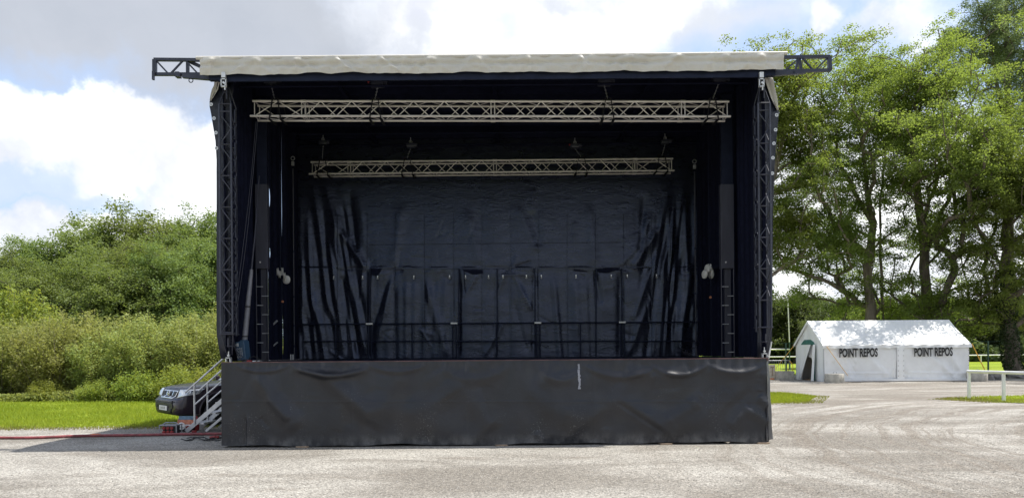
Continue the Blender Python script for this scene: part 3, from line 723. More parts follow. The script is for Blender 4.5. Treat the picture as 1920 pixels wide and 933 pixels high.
    for yy, xa, xb in ((503, 632, 1224), (456, 690, 1175)):
        MB().bar(P(xa, yy+2, Yq-.006), P(xb, yy-3, Yq-.006), .006, .012).build('seam_strap', M['backdrop'], root)
    for px in (694, 860, 932, 1003, 1118, 1166):
        MB().bar(P(px, 503, Yq-.05), P(px, 667, Yq-.05), .03, .055, (0, 1, 0)).build('rear_post', M['black_metal'], root)
    for a, b, c_, d_ in ((697, 503, 716, 515), (1120, 503, 1163, 509), (905, 505, 866, 512)):
        MB().prism([P(a, b, Yq-.03), P(c_, b, Yq-.03), P((a+c_)/2, d_+2, Yq-.03), P(a, d_, Yq-.03)], (0, .01, 0)).build('gap', M['cloth'], root)  # dark cloth patches stand in for shaded openings; the tarp is uncut here
    for px, py0, py1 in ((861, 505, 548), (870, 505, 548), (1116, 505, 540)):
        MB().tube([P(px, py0, Yq-.05), P(px+1, py1-8, Yq-.06), P(px+3, py1, Yq-.06)], .008, 6).build('tie_cord', M['cloth'], root)
    for k, px in enumerate((626, 680, 708, 776, 843, 873, 916, 943, 987, 1015, 1080, 1146, 1176, 1231)):
        c_ = P(px, 521-(px-626)*.005, Yq-.035); m_ = MB()
        m_.box(c_+Vector((0, 0, .03)), (.025, .012, .05)).torus(c_+Vector((0, -.002, -.02)), .017, .006, nn=12, m=5)
        m_.build('hook', M['zinc'], root)
backdrop()
MB().bb((XL-.13, YB, .05), (XR+.13, YB+.04, 7.23)).build('rear_wall', M['sidetarp'], stage)

# skirt
def skirt():
    Yq = YF-.03; x0, x1 = P(415, 750, Yq).x, P(1438, 750, Yq).x; nx, nz = 620, 110; z0, z1 = .035, ZD-.012
    X, T = np.meshgrid(np.linspace(x0, x1, nx), np.linspace(0, 1, nz), indexing='ij'); Z = z1+(z0-z1)*T
    PX = CX+X/Yq*F; PY = HY-(Z-EYE)/Yq*F-(PX-CX)*ROLL
    h = np.zeros_like(X); r = np.random.default_rng(23)
    cr = [(470, 690, 540, 785, 9, .022), (590, 685, 700, 780, 12, .05), (480, 690, 560, 800, 14, .04), (760, 690, 700, 800, 16, .035), (850, 700, 930, 800, 16, .035), (545, 690, 640, 700, 6, .035), (640, 700, 690, 692, 6, .03), (500, 740, 545, 785, 6, .02),
          (1085, 690, 1060, 830, 30, .06), (1140, 740, 1270, 815, 11, .055), (1150, 748, 1240, 808, 4, -.035), (1240, 790, 1310, 750, 9, .04), (1020, 690, 1100, 800, 30, .05),
          (1170, 690, 1230, 705, 8, .045), (1225, 705, 1290, 690, 8, .045), (1360, 800, 1400, 760, 9, .04), (1400, 762, 1440, 790, 9, .035), (1000, 810, 1020, 825, 5, .02),
          (820, 690, 850, 740, 20, .02), (760, 760, 900, 830, 22, .03), (461, 775, 460, 838, 2.5, -.04), (463, 775, 464, 838, 3, .03), (1420, 740, 1440, 760, 6, .04), (1310, 690, 1440, 700, 10, .03)]
    for a, b, c_, d_, w, am in cr: h += crease(PX, -PY, a, -b, c_, -d_, w*1.3, am*(1.0 if a > 960 else 1.5), .3)
    for xa, xb, top_, sag, w_, am in ((545, 700, 684, 20, 6, .075), (690, 800, 684, 12, 5, .04), (440, 545, 684, 12, 4, .035), (820, 960, 684, 26, 9, .03), (1090, 1240, 682, 24, 6, .05), (1215, 1330, 681, 22, 5, .045), (1320, 1440, 680, 18, 5, .03), (1000, 1100, 682, 30, 9, .03), (600, 900, 690, 80, 22, .035), (960, 1200, 690, 90, 24, .04), (1130, 1420, 690, 100, 20, .03)):
        tt = np.clip((PX-xa)/(xb-xa), 0, 1); cv = top_+sag*4*tt*(1-tt); h += am*np.exp(-((PY-cv)/w_)**2)*(4*tt*(1-tt))*(PX > xa)*(PX < xb)
    for k in range(70):
        a = r.uniform(420, 1430); b = r.uniform(690, 820); ang = r.choice([1.57, -1.57, .9, 2.2])+r.normal(0, .2); ln = r.uniform(20, 90)
        h += crease(PX, -PY, a, -b, a+ln*math.cos(ang), -b+ln*math.sin(ang), r.uniform(5, 14), r.normal(0, .008), .2)
    h += .004*np.exp(-((PY-752)/1.6)**2)
    for q in (660, 875, 1112, 1342): h += .005*np.exp(-((PX-q)/1.6)**2)
    h += .012*np.sin(X*7.3+2*np.sin(X*1.9)+T*1.5)*np.exp(-T*1.2)*(.5+.5*np.sin(X*.9+1))
    h += .02*np.sin(X*1.7+1)*T+.014*np.sin(X*3.9)*T+.008*np.sin(X*31)*np.exp(-T*9)+.006*np.sin(X*17+2)*np.exp(-T*5)
    Y = Yq-np.maximum(h, -.012-.04*T)-.03*T
    Z = Z+T**6*(.012*np.sin(X*2.2)+.01*np.sin(X*5.3))
    X = X+T*((X-SX)/5)*np.where(X > 0, .02, .0)
    root = empty('stage_skirt', (SX, Yq, 0), 'dusty dark grey tarpaulin skirt hanging from the front edge of the stage', 'skirt')
    npmesh('skirt_tarp', np.stack([X, Y, Z], -1).reshape(-1, 3), grid(nx, nz), M['skirt'], root, smooth=True)
    a, b = P(1086, 682, YF-.12), P(1087, 729, YF-.12)
    m = MB(); k = 14
    for i in range(k): 
        c_ = a.lerp(b, (i+.5)/k); yy = np.interp(0, [0, 1], [0, 1])
        ix = int((c_.x-x0)/(x1-x0)*(nx-1)); iz = int((z1-c_.z)/(z1-z0)*(nz-1)); m.box((c_.x+random.uniform(-.006, .006), Y[ix, iz]-.006, c_.z), (.042+random.uniform(-.012, .012), .004, (a.z-b.z)/k))
    m.build('tape_mark', pm('pale_tape', (.26, .27, .31), .6), root)
    # right end return, kicked outwards at the foot
    t1, b1 = P(1438, 672, YF-.02), P(1437, 826, YF-.10); t2, b2 = P(1441, 668, YF+.35), P(1449, 822, YF+.06)
    nn = 14; vs = []; 
    for i in range(nn):
        for j in range(4):
            u_ = i/(nn-1); w_ = j/3; p = t1.lerp(b1, u_).lerp(t2.lerp(b2, u_), w_); vs.append(p+Vector((0, .015*math.sin(i*1.3+j*2), 0)))
    npmesh('corner_fold', np.array([tuple(q) for q in vs]), grid(nn, 4), M['skirt'], root, smooth=True)
    MB().prism([(XL, YF-.02, ZD-.02), (XL, YF-.03, .04), (XL-.01, YB, .04), (XL-.01, YB, ZD-.02)], (.012, 0, 0)).build('side_skirt', M['skirt'], root)
    MB().prism([(XR+.02, YF+.3, ZD-.02), (XR+.05, YF+.3, .04), (XR+.02, YB, .04), (XR+.02, YB, ZD-.02)], (.012, 0, 0)).build('side_skirt', M['skirt'], root)
skirt()
for px, lab in ((565, 'thin wooden pad showing under the left part of the skirt'), (940, 'thin wooden pad showing under the middle of the skirt'), (1250, 'thin wooden pad under the skirt, second from its right corner'), (1434, 'reddish wooden pad at the right corner of the skirt')):
    c_ = P(px, 834, 13.5); m = MB().box((c_.x, YF-.02, .016), (.22, .2, .024), Matrix.Rotation(random.uniform(-.2, .2), 3, 'Z'), .004); tag(m.build('support_pad', M['wood']), lab, 'wooden pad', 'pads under the front of the stage')

# ------------------------------------------------------------------ lighting trusses, hoists
def light_truss(a, b, wdt, hgt, label, joints, tris):
    """a, b: front bottom chord ends"""
    a, b = Vector(a), Vector(b); ax = (b-a); ln = ax.length; ax.normalize(); up = Vector((0, 0, 1)); dp = Vector((0, 1, 0))
    root = empty('lighting_truss', (a+b)/2, label, 'truss', 'aluminium lighting trusses hanging under the roof')
    at = lambda s_, i, j: a+ax*s_+up*(hgt*j)+dp*(wdt*i)
    for i in (0, 1):
        for j in (0, 1):
            e = .05 if (i, j) == (0, 0) else 0
            MB().tube([at(-e, i, j), at(ln+e*.6, i, j)], .024, 10).build('chord', M['alu'], root, smooth=True)
    lc = MB(); js = [0]+list(joints)+[1]
    for q in range(len(js)-1):
        s0, s1 = js[q]*ln+.035, js[q+1]*ln-.035; nb_ = max(1, round((s1-s0)/tris))
        for s_ in (s0, s1):
            lc.tube([at(s_, 0, 0), at(s_, 0, 1)], .011, 6).tube([at(s_, 1, 0), at(s_, 1, 1)], .011, 6).tube([at(s_, 0, 0), at(s_, 1, 0)], .011, 6).tube([at(s_, 0, 1), at(s_, 1, 1)], .011, 6)
        for k in range(nb_):
            p, r_, m_ = s0+(s1-s0)*k/nb_, s0+(s1-s0)*(k+1)/nb_, s0+(s1-s0)*(k+.5)/nb_
            lc.tube([at(p, 0, 0), at(m_, 0, 1)], .010, 6).tube([at(m_, 0, 1), at(r_, 0, 0)], .010, 6)
            lc.tube([at(p, 1, 1), at(m_, 1, 0)], .010, 6).tube([at(m_, 1, 0), at(r_, 1, 1)], .010, 6)
            lc.tube([at(p, 0, 0), at(m_, 1, 0)], .009, 6).tube([at(m_, 1, 0), at(r_, 0, 0)], .009, 6)
            lc.tube([at(p, 0, 1), at(m_, 1, 1)], .009, 6).tube([at(m_, 1, 1), at(r_, 0, 1)], .009, 6)
    lc.build('lacing', M['alu'], root, smooth=True)
    for jn in joints:
        for i in (0, 1):
            for j in (0, 1): MB().tube([at(jn*ln-.05, i, j), at(jn*ln+.05, i, j)], .031, 10).build('coupler', M['alu'], root, smooth=True)
    return root
Yt = 14.55
light_truss(P(474, 217.5, Yt), P(1367, 218.5, Yt), .29, .29, 'pale aluminium lighting truss nearer the front of the stage', [(569-474)/893, (924-474)/893, (1281-474)/893], .62)
Yt2 = 18.3
light_truss(P(583, 326, Yt2), P(1262, 319.5, Yt2), .29, .29, 'smaller-looking aluminium lighting truss nearer the backdrop', [(655-583)/679, (928-583)/679, (1192-583)/679], .60)

def hoist(px, py, Yh, ttop, tbot, lean, label, red=True, small=False):
    c_ = P(px, py, Yh); root = empty('chain_hoist', c_, label, 'chain hoist', 'chain hoists holding the lighting trusses')
    s_ = .8 if small else 1.
    MB().box(c_, (.26*s_, .16, .13*s_), None, .03).box(c_+Vector((.16*s_, 0, .01)), (.09*s_, .12, .10*s_), None, .02).build('motor', M['frame'], root, smooth=True)
    MB().tube([c_+Vector((0, 0, .06)), c_+Vector((0, 0, .2))], .012).torus(c_+Vector((0, 0, .09)), .035, .008).build('hook', M['galv'], root)
    e = P(lean, ttop, Yh); m = MB(); ns = max(4, int((c_-e).length/.035))
    for k in range(ns):
        p = (c_+Vector((0, 0, -.06))).lerp(e, k/ns); m.torus(p, .012, .004, (1, 0, 0) if k % 2 else (0, 1, 0), (0, 0, 1), 8, 4)
    m.build('chain', M['galv'], root)
    if red: MB().box(c_+Vector((-.17*s_, -.05, .02)), (.035, .04, .035), None, .008).build('plug', M['red'], root)
    for k, w_ in enumerate((-7, 9)):
        a, b = P(lean+w_*.6, ttop-3, Yh-.22), P(lean+w_+(-3 if k == 0 else 2), tbot+1, Yh-.22)
        m = MB(); m.bar(a, b, .012, .05, (0, 1, 0)).bar(a+Vector((0, .40, 0)), b+Vector((0, .40, 0)), .012, .05, (0, 1, 0)).bar(b, b+Vector((0, .40, 0)), .05, .012).bar(a, a+Vector((0, .40, 0)), .05, .012)
        m.build('sling', M['strap'], root)
    return root
hoist(508, 152, 14.72, 187, 222, 515, 'chain hoist above the left end of the front truss', False)
hoist(708, 158, 14.72, 187, 222, 703, 'chain hoist with red plug, second from left above the front truss')
hoist(1133, 155, 14.72, 187, 222, 1140, 'chain hoist above the front truss, third from left', False)
hoist(1348, 150, 14.72, 187, 222, 1336, 'chain hoist above the right end of the front truss', False)
hoist(606, 268, 18.42, 300, 328, 604, 'chain hoist above the left end of the rear truss', False, True)
hoist(770, 273, 18.42, 298, 326, 763, 'chain hoist above the rear truss, second from left', False, True)
hoist(1078, 274, 18.42, 295, 323, 1090, 'chain hoist with red plug above the right half of the rear truss', True, True)
hoist(1247, 266, 18.42, 293, 320, 1241, 'chain hoist above the right end of the rear truss', False, True)

# lifting masts with grey sleeve and rungs
def mast(px0, px1, Ym, side):
    a, b = P(px0, 500, Ym), P(px1, 500, Ym); x0, x1 = a.x, b.x
    root = empty('lifting_mast', ((x0+x1)/2, Ym, ZD), f'tall grey lifting mast with rungs against the {side} side curtains', 'mast', 'lifting masts')
    zt, zs, zm = P(px0, 345, Ym).z, P(px0, 503, Ym).z, 7.05
    MB().bb((x0, Ym, zs), (x1, Ym+.14, zt), .008).build('sleeve', M['sleeve'], root)
    MB().bb((x0+.03, Ym+.03, zt), (x1-.01, Ym+.13, zm)).build('column', M['black_metal'], root)
    m = MB()
    m.tube([(x0+.01, Ym+.02, ZD), (x0+.01, Ym+.02, zs)], .012).tube([(x1-.01, Ym+.02, ZD), (x1-.01, Ym+.02, zs)], .012)
    m.bb((x0+.09, Ym+.06, ZD), (x1-.06, Ym+.14, zs)); m.build('ladder_rail', M['sleeve'], root)
    z = zs-.38; k = 0
    while z > ZD+.1:
        c_ = x0+.02 if k % 2 == 0 else x0+.13
        MB().bb((c_, Ym-.01, z-.008), (c_+.13, Ym+.02, z+.008)).build('rung', M['galv'], root); z -= .195; k += 1
    MB().lathe((x0+.1, Ym-.01, zs+.13), [(.018, .012), (.018, 0)], 10, 'Y').build('bolt', M['zinc'], root)
mast(479, 502, 15.6, 'left'); mast(1352, 1377, 15.6, 'right')
for px, py0, py1, Yp, lab in ((552, 316, 671, 18.2, 'thin grey vertical pole at the left rear corner of the stage'), (1305, 322, 667, 18.2, 'thin grey vertical pole at the right rear corner of the stage')):
    a, b = P(px, py0, Yp), P(px, py1, Yp); b.z = ZD; a.x = b.x; root = empty('standing_pole', b, lab, 'pole', 'thin poles in the rear corners')
    MB().tube([b, a], .018).build('tube', M['sleeve'], root)
    MB().box(a+Vector((0, 0, .12)), (.07, .06, .1), None, .01).torus(a+Vector((.0, 0, .25)), .045, .01).build('head_clamp', M['galv'], root)
    for q in (.3, .8, 1.5, 2.6): MB().tube([b+Vector((0, 0, q)), b+Vector((0, 0, q+.05))], .024).build('collar', M['black_metal'], root)
for px, py, Yp, sd in ((526, 515, 17.2, 'left'), (1330, 509, 17.2, 'right')):
    c_ = P(px, py, Yp); root = empty('rope_pulley', c_, f'cluster of white pulley wheels hanging by the {sd} side curtains', 'pulley', 'white rope pulleys')
    offs = [(-.07, .07), (-.03, .02), (.02, .08), (.06, -.03), (.10, -.10)] if sd == 'left' else [(-.11, -.06), (-.04, .07), (.01, .09), (.05, .0), (.07, -.05)]
    for k, (ox, oz) in enumerate(offs):
        ang = .35 if k < 4 or sd == 'right' else 1.2
        w_ = MB(); w_.lathe((0, 0, 0), [(.03, -.028), (.085, -.024), (.10, -.012), (.07, 0), (.10, .012), (.085, .024), (.03, .028)], 20, 'X')
        rm = Matrix.Rotation(ang, 3, 'Z'); w_.v = [tuple(rm @ Vector(v)+c_+Vector((ox, .03*k, oz))) for v in w_.v]
        w_.build('wheel', M['plastic_white'], root, smooth=True)
    MB().tube([c_+Vector((0, 0, .12)), (c_.x, c_.y, 6.9)], .008).tube([c_+Vector((.03, 0, -.1)), (c_.x+.03, c_.y, ZD)], .008).bb(c_+Vector((-.3*(1 if sd == 'left' else -1)-.03, -.02, .08)), c_+Vector((.02, .03, .14))).build('rope', M['black_metal'], root)
    p = P(530 if sd == 'left' else 1332, 565 if sd == 'left' else 557, Yp)
    MB().lathe(p, [(.028, .01), (.028, -.01)], 14, 'Y').build('tag', pm('copper_tag', (.5, .2, .1), .5), root)

# rear guard rails
xs = [565, 693, 852, 1009, 1167, 1316]; Yg = 18.86
for i in range(5):
    a, b = P(xs[i]+1.5, 608-(xs[i]-565)*.006, Yg), P(xs[i+1]-1.5, 608-(xs[i+1]-565)*.006, Yg); zt = a.z; zmid = P(xs[i], 640, Yg).z
    lab = ['guard rail at the left end of the row before the backdrop', 'second guard rail from the left before the backdrop', 'middle guard rail of the row before the backdrop', 'fourth guard rail from the left before the backdrop', 'guard rail at the right end of the row before the backdrop'][i]
    root = empty('guard_rail', ((a.x+b.x)/2, Yg, ZD), lab, 'guard rail', 'black guard rails along the back of the stage')
    MB().tube([(a.x, Yg, zt), (b.x, Yg, zt)], .020).build('top_rail', M['black_metal'], root, smooth=True)
    MB().tube([(a.x, Yg, zmid), (b.x, Yg, zmid)], .018).build('mid_rail', M['black_metal'], root, smooth=True)
    for q in (0.012, .5, .988):
        x = a.x+(b.x-a.x)*q; MB().tube([(x, Yg, ZD), (x, Yg, zt)], .018).build('post', M['black_metal'], root, smooth=True)
    if i < 4: MB().bb((b.x-.07, Yg-.03, zt-.015), (b.x+.1, Yg-.022, zt+.025)).build('clamp_plate', M['plastic_white'], root)

# blue distribution box with its grey conduit, at the left tower
def dbox():
    c_ = P(456, 656, 14.35); root = empty('power_box', (c_.x, c_.y, ZD), 'blue power distribution box standing on the stage by the left tower', 'power box')
    rot = Matrix.Rotation(R(-6), 3, 'Y') @ Matrix.Rotation(R(-18), 3, 'Z')
    B = lambda lo, hi: (lambda q: [rot @ Vector(p) for p in q])
    def part(name, mat, items, bev=.004):
        m = MB()
        for ce, si in items: m.box(c_+rot @ Vector(ce), si, rot, bev)
        return m.build(name, mat, root)
    part('case', M['blue'], [((0, 0, -.01), (.19, .16, .36)), ((.03, .01, .18), (.10, .12, .03))], .012)
    part('meter', M['zinc'], [((-.045, -.085, .11), (.035, .012, .065)), ((-.085, -.084, .11), (.012, .008, .04))])
    for r_ in range(4):
        for k in range(2):
            m = MB(); q = c_+rot @ Vector((-.065+k*.055, -.085, .03-r_*.05)); m.torus(q, .017, .006, rot @ Vector((1, 0, 0)), rot @ Vector((0, 0, 1)), 14, 5); m.build('socket', M['galv'], root)
    part('label_strip', M['zinc'], [((.035, -.083, -.03), (.006, .006, .16))])
dbox()
a, b, c_ = P(459, 634, 14.5), P(466, 560, 14.6), P(478, 440, 14.9)
cd = empty('hydraulic_ram', (a.x, a.y, ZD), 'slanting grey tube rising behind the blue power box', 'hydraulic ram')
MB().tube([(a.x-.01, a.y, ZD), a, b, b.lerp(c_, .45)], [.05, .052, .046, .034], 14).build('cylinder', M['galv'] if 0 else pm('dull_grey_paint', (.16, .16, .18), .5), cd, smooth=True)
MB().tube([b.lerp(c_, .45), c_, P(486, 330, 15.3)], [.018, .015, .012], 10).build('rod', M['sleeve'], cd, smooth=True)
for q in (.05, .8): p = a.lerp(b, q); MB().tube([p-Vector((0, 0, .012)), p+Vector((0, 0, .012))], .056, 14).build('band', M['rubber'], cd)
def cable(pts, r, mat, label, sub=8, cat='cable', group=None, nn=7, name='cable'):
    pts = [Vector(p) for p in pts]; out = []
    for i in range(len(pts)-1):
        p0, p1, p2, p3 = pts[max(i-1, 0)], pts[i], pts[i+1], pts[min(i+2, len(pts)-1)]
        for k in range(sub):
            t = k/sub; out.append(.5*((2*p1)+(p2-p0)*t+(2*p0-5*p1+4*p2-p3)*t*t+(-p0+3*p1-3*p2+p3)*t**3))
    out.append(pts[-1]); o = MB().tube(out, r, nn).build(name, mat, smooth=True); tag(o, label, cat, group); return o
cable([P(483, 228, 14.7), P(474, 330, 14.6), P(462, 450, 14.5), P(447, 560, 14.4), P(438, 610, 14.3), P(439, 650, 14.25), (P(452, 668, 14.2).x, 14.2, ZD+.02)], .006, M['sleeve'], 'thin grey cable hanging from the front truss down past the power box')
cable([P(480, 228, 14.72), P(470, 340, 14.62), P(456, 460, 14.5), P(443, 560, 14.4), P(437, 600, 14.32), P(442, 655, 14.22), (P(470, 671, 14.2).x, 14.15, ZD+.02)], .006, M['sleeve'], 'second thin cable from the truss, running left of the first')
cable([(P(462, 672, 14.3).x, 14.3, ZD+.015), (P(474, 662, 14.3).x, 14.35, ZD+.10), (P(488, 671, 14.3).x, 14.5, ZD+.015), (P(510, 671, 14.3).x, 15, ZD+.015), (P(540, 671, 14.3).x, 15.2, ZD+.015)], .008, M['rubber'], 'short black cable lying on the deck right of the power box')
o = MB().bb((P(465, 672, 14.1).x, 14.02, ZD+.006), (P(474, 672, 14.1).x, 14.08, ZD+.03), .004).build('plug', M['red']); tag(o, 'small red plug on the deck beside the power box', 'plug')
for px, lab in ((545, 'small white post clip on the deck near the left rear pole'), (549, 'second small white post clip by the left rear pole')):
    q = P(px, 660, 16.5); tag(MB().bb((q.x-.012, 16.5, ZD+.004), (q.x+.012, 16.52, ZD+.13), .003).build('deck_clip', M['zinc']), lab, 'clip')

# ------------------------------------------------------------------ stairs
def stairs():
    Yn, Yf = 16.30, 17.0; x0 = P(349, 808, Yn).x; x1 = XL-.03; root = empty('stage_stairs', (x0, (Yn+Yf)/2, 0), 'aluminium stairs with handrails leading up to the left side of the stage', 'stairs')
    sl = (ZD-.03)/(x1-x0)
    for y in (Yn, Yf):
        MB().bar((x0, y, .03), (x1, y, ZD-.03), .035, .09).build('stringer', M['stair'], root)
        MB().bar((x0+.42, y+.03, .03), (x1, y+.03, ZD-.40), .03, .05).build('brace', M['stair'], root)
        xa = x0+.20; xb = x1-.15
        for x in (xa, xb): MB().tube([(x, y-.03, (x-x0)*sl+.02), (x, y-.03, (x-x0)*sl+.90)], .022, 10).build('post', M['stair'], root, smooth=True)
        m = MB()
        m.tube([(xa-.20, y-.03, .90-.20*sl+.2*sl-.02), (x1+.02, y-.03, (x1-x0)*sl+.93)], .021, 10); m.build('handrail', M['stair'], root, smooth=True)
        MB().tube([(xa, y-.03, .20*sl+.44), (x1+.02, y-.03, (x1-x0)*sl+.44)], .017, 8).build('mid_rail', M['stair'], root, smooth=True)
    for k in range(1, 7):
        t = k/7; x = x0+(x1-x0)*t; MB().bb((x-.13, Yn+.02, ZD*t-.045), (x+.13, Yf-.02, ZD*t-.01), .006).build('tread', M['stair'], root)
stairs()

# ------------------------------------------------------------------ car
def make_car():
    root = empty('parked_car', (0, 0, 0), 'dark plum off-road car parked behind the aluminium stage stairs', 'car')
    st = [(2.40, .55, .42, .60), (2.385, .68, .36, .68), (2.34, .80, .33, .74), (2.27, .865, .31, .775), (2.235, .875, .31, .90), (2.19, .885, .30, .985), (2.08, .895, .30, 1.03), (1.85, .91, .30, 1.06), (1.5, .925, .30, 1.09), (1.1, .93, .30, 1.12), (.80, .93, .30, 1.14), (.5, .925, .30, 1.13), (-.5, .925, .30, 1.13), (-1.5, .925, .30, 1.14), (-2.1, .90, .32, 1.12), (-2.3, .85, .36, 1.05), (-2.36, .72, .42, .9)]
    # refine stations
    xs_ = [s_[0] for s_ in st]; fine = sorted(set(list(np.linspace(-2.36, 2.40, 70))+xs_))
    rows = []
    for x in fine:
        w, z0, t = (np.interp(x, xs_[::-1], [s_[k] for s_ in st][::-1]) for k in (1, 2, 3))
        zm = z0+(t-z0)*.45
        half = [(0, z0), (w*.8, z0), (w*.95, z0+.05), (w, z0+.16 if t-z0 > .3 else zm), (w*1.0, zm), (w*.995, z0+(t-z0)*.66), (w*.975, t-.10*(t-z0)/.8), (w*.93, t-.03), (w*.84, t-.002), (w*.55, t+.028), (w*.25, t+.036), (0, t+.038)]
        ring = [(x, -y, z) for y, z in half]+[(x, y, z) for y, z in half[-2:0:-1]]
        rows.append(ring)
    k = len(rows[0]); v = [p for r_ in rows for p in r_]; f = []
    for i in range(len(rows)-1):
        for j in range(k): f.append((i*k+j, i*k+(j+1) % k, (i+1)*k+(j+1) % k, (i+1)*k+j))
    f.append(tuple(range(k))); f.append(tuple((len(rows)-1)*k+j for j in reversed(range(k))))
    b = MB(); b.add(v, f); body = b.build('body', M['paint'], root, smooth=True)
    # wheel arches cut into the body
    ct = MB()
    for wx in (1.42, -1.42):
        for sy in (-1, 1): ct.lathe((wx, sy*.80, .40), [(.47, -.24), (.47, .24)], 32, 'Y')
    cu = ct.build('wheel_arch_cut', M['darkplastic'], root)
    md = body.modifiers.new('arch', 'BOOLEAN'); md.object = cu; md.operation = 'DIFFERENCE'; md.solver = 'EXACT'
    dg = bpy.context.evaluated_depsgraph_get(); me = bpy.data.meshes.new_from_object(body.evaluated_get(dg)); body.modifiers.clear(); body.data = me
    bpy.data.objects.remove(cu)
    bvh = BVHTree.FromPolygons([tuple(q) for q in v], f)
    def drape(name, corners, dirv, mat, off=.010, nu_=16, nv_=8, par=root):
        a, b_, c_, d_ = (Vector(q) for q in corners); dirv = Vector(dirv).normalized(); vs = []
        for i in range(nu_):
            for j in range(nv_):
                u_, w_ = i/(nu_-1), j/(nv_-1); p = a.lerp(b_, u_).lerp(d_.lerp(c_, u_), w_)
                hit = bvh.ray_cast(p-dirv*3, dirv); q = (hit[0] if hit[0] is not None else p)-dirv*off; vs.append(tuple(q))
        o = npmesh(name, np.array(vs), grid(nu_, nv_), mat, par, smooth=True); s_ = o.modifiers.new('t', 'SOLIDIFY'); s_.thickness = .012; s_.offset = 0; return o
    X = 2.2
    gr = drape('grille', [(X, -.50, .955), (X, .50, .955), (X, .42, .755), (X, -.42, .755)], (-1, 0, 0), M['chrome'], .012)
    for s_ in (-1, 1): drape('grille_slot', [(X, s_*.27, .94), (X, s_*.46, .93), (X, s_*.37, .785), (X, s_*.24, .785)], (-1, 0, 0), M['darkplastic'], .022, par=gr)
    drape('grille_slot', [(X, -.17, .935), (X, .17, .935), (X, .13, .785), (X, -.13, .785)], (-1, 0, 0), M['darkplastic'], .022, par=gr)
    e = bvh.ray_cast(Vector((5, 0, .865)), Vector((-1, 0, 0)))[0]+Vector((.04, 0, 0))
    MB().torus(e, .068, .013, (0, 1, 0), Vector((-.25, 0, 1)).normalized(), 24, 8).box(e+Vector((.006, 0, 0)), (.02, .16, .032), None, .006).build('emblem', M['chrome'], gr, smooth=True)
    for s_ in (-1, 1):
        dv = (-1, -s_*.75, 0)
        hl = drape('headlight', [(2.2, s_*.52, .985), (1.80, s_*.90, 1.0), (1.92, s_*.90, .87), (2.22, s_*.50, .77)], dv, M['lamp'], .010)
        drape('indicator', [(2.0, s_*.80, .975), (1.86, s_*.90, .975), (1.92, s_*.90, .90), (2.04, s_*.82, .88)], dv, M['chrome'], .017, par=hl)
        fg = bvh.ray_cast(Vector((4, s_*.66, .56)), Vector((-1, -s_*.1, 0)))[0]
        MB().lathe(fg+Vector((0, 0, 0)), [(.075, .012), (.078, -.006), (.06, -.006), (.055, .004)], 20, 'X').build('fog_lamp', M['darkplastic'], root, smooth=True)
        MB().box((1.05 if 0 else .75, s_*1.02, 1.19), (.12, .2, .16), None, .04).build('mirror', M['paint'], root, smooth=True)
        m = MB(); 
        for wx in (1.42, -1.42):
            m = MB(); pts = [(wx+.49*math.cos(q), s_*.925, .40+.49*math.sin(q)) for q in np.linspace(-.15, math.pi+.15, 22)]
            m.tube(pts, .028, 8); m.build('wheel_arch', M['paint'], root, smooth=True)
            m = MB(); m.lathe((wx, s_*.62, .42), [(.465, -.12), (.465, .12)], 28, 'Y'); m.build('arch_liner', M['darkplastic'], root)
    drape('air_intake', [(X, -.55, .66), (X, .55, .66), (X, .52, .55), (X, -.52, .55)], (-1, 0, 0), M['darkplastic'], .006)
    drape('lower_grille', [(X, -.52, .50), (X, .52, .50), (X, .46, .37), (X, -.46, .37)], (-1, 0, 0), M['darkplastic'], .006)
    drape('bumper_lip', [(X, -.60, .705), (X, .60, .705), (X, .58, .675), (X, -.58, .675)], (-1, 0, 0), M['paint'], .03)
    pl_ = MB().box((2.425, 0, .50), (.015, .52, .12), None, .004).build('number_plate', M['white'], root)
    tx = text_mesh('BA-422-BF', .095, .74); 
    def place(v): return Vector((2.434, v.x, .47+v.y))
    tm = MB(); tm.add([place(Vector(q)) for q in tx[0]], tx[1]); tm.build('plate_text', M['letter'], pl_)
    # cabin
    zb, zt = 1.13, 1.74
    lo = [(.86, .80), (.60, .87), (-1.0, .88), (-2.12, .84), (-2.22, .5)]; hi = [(-.02, .62), (-.20, .67), (-1.1, .69), (-1.95, .66), (-2.02, .4)]
    m = MB(); L1 = [(x, y, zb) for x, y in lo]+[(x, -y, zb) for x, y in lo[::-1]]; L2 = [(x, y, zt) for x, y in hi]+[(x, -y, zt) for x, y in hi[::-1]]
    L3 = [(x*.93-.07, y*.8, zt+.06) for x, y, z in L2]; k = len(L1)
    m.add(L1+L2+L3, [(i, (i+1) % k, (i+1) % k+k, i+k) for i in range(k)]+[(i+k, (i+1) % k+k, (i+1) % k+2*k, i+2*k) for i in range(k)]+[tuple(range(2*k, 3*k))])
    m.build('cabin', M['paint'], root, smooth=True)
    def quadp(name, q, off):
        a = [Vector(p) for p in q]; nrm = (a[1]-a[0]).cross(a[3]-a[0]).normalized(); c_ = sum(a, Vector())/4
        if nrm.dot(c_-Vector((-.7, 0, 1.4))) < 0: nrm = -nrm
        MB().prism([c_+(p-c_)*.93+nrm*off for p in a], nrm*.006).build(name, M['glass'], root)
    quadp('windscreen', [(.86, .80, zb), (.86, -.80, zb), (-.02, -.62, zt), (-.02, .62, zt)], .004)
    quadp('rear_window', [(-2.22, .5, zb+.1), (-2.22, -.5, zb+.1), (-2.02, -.4, zt), (-2.02, .4, zt)], .004)
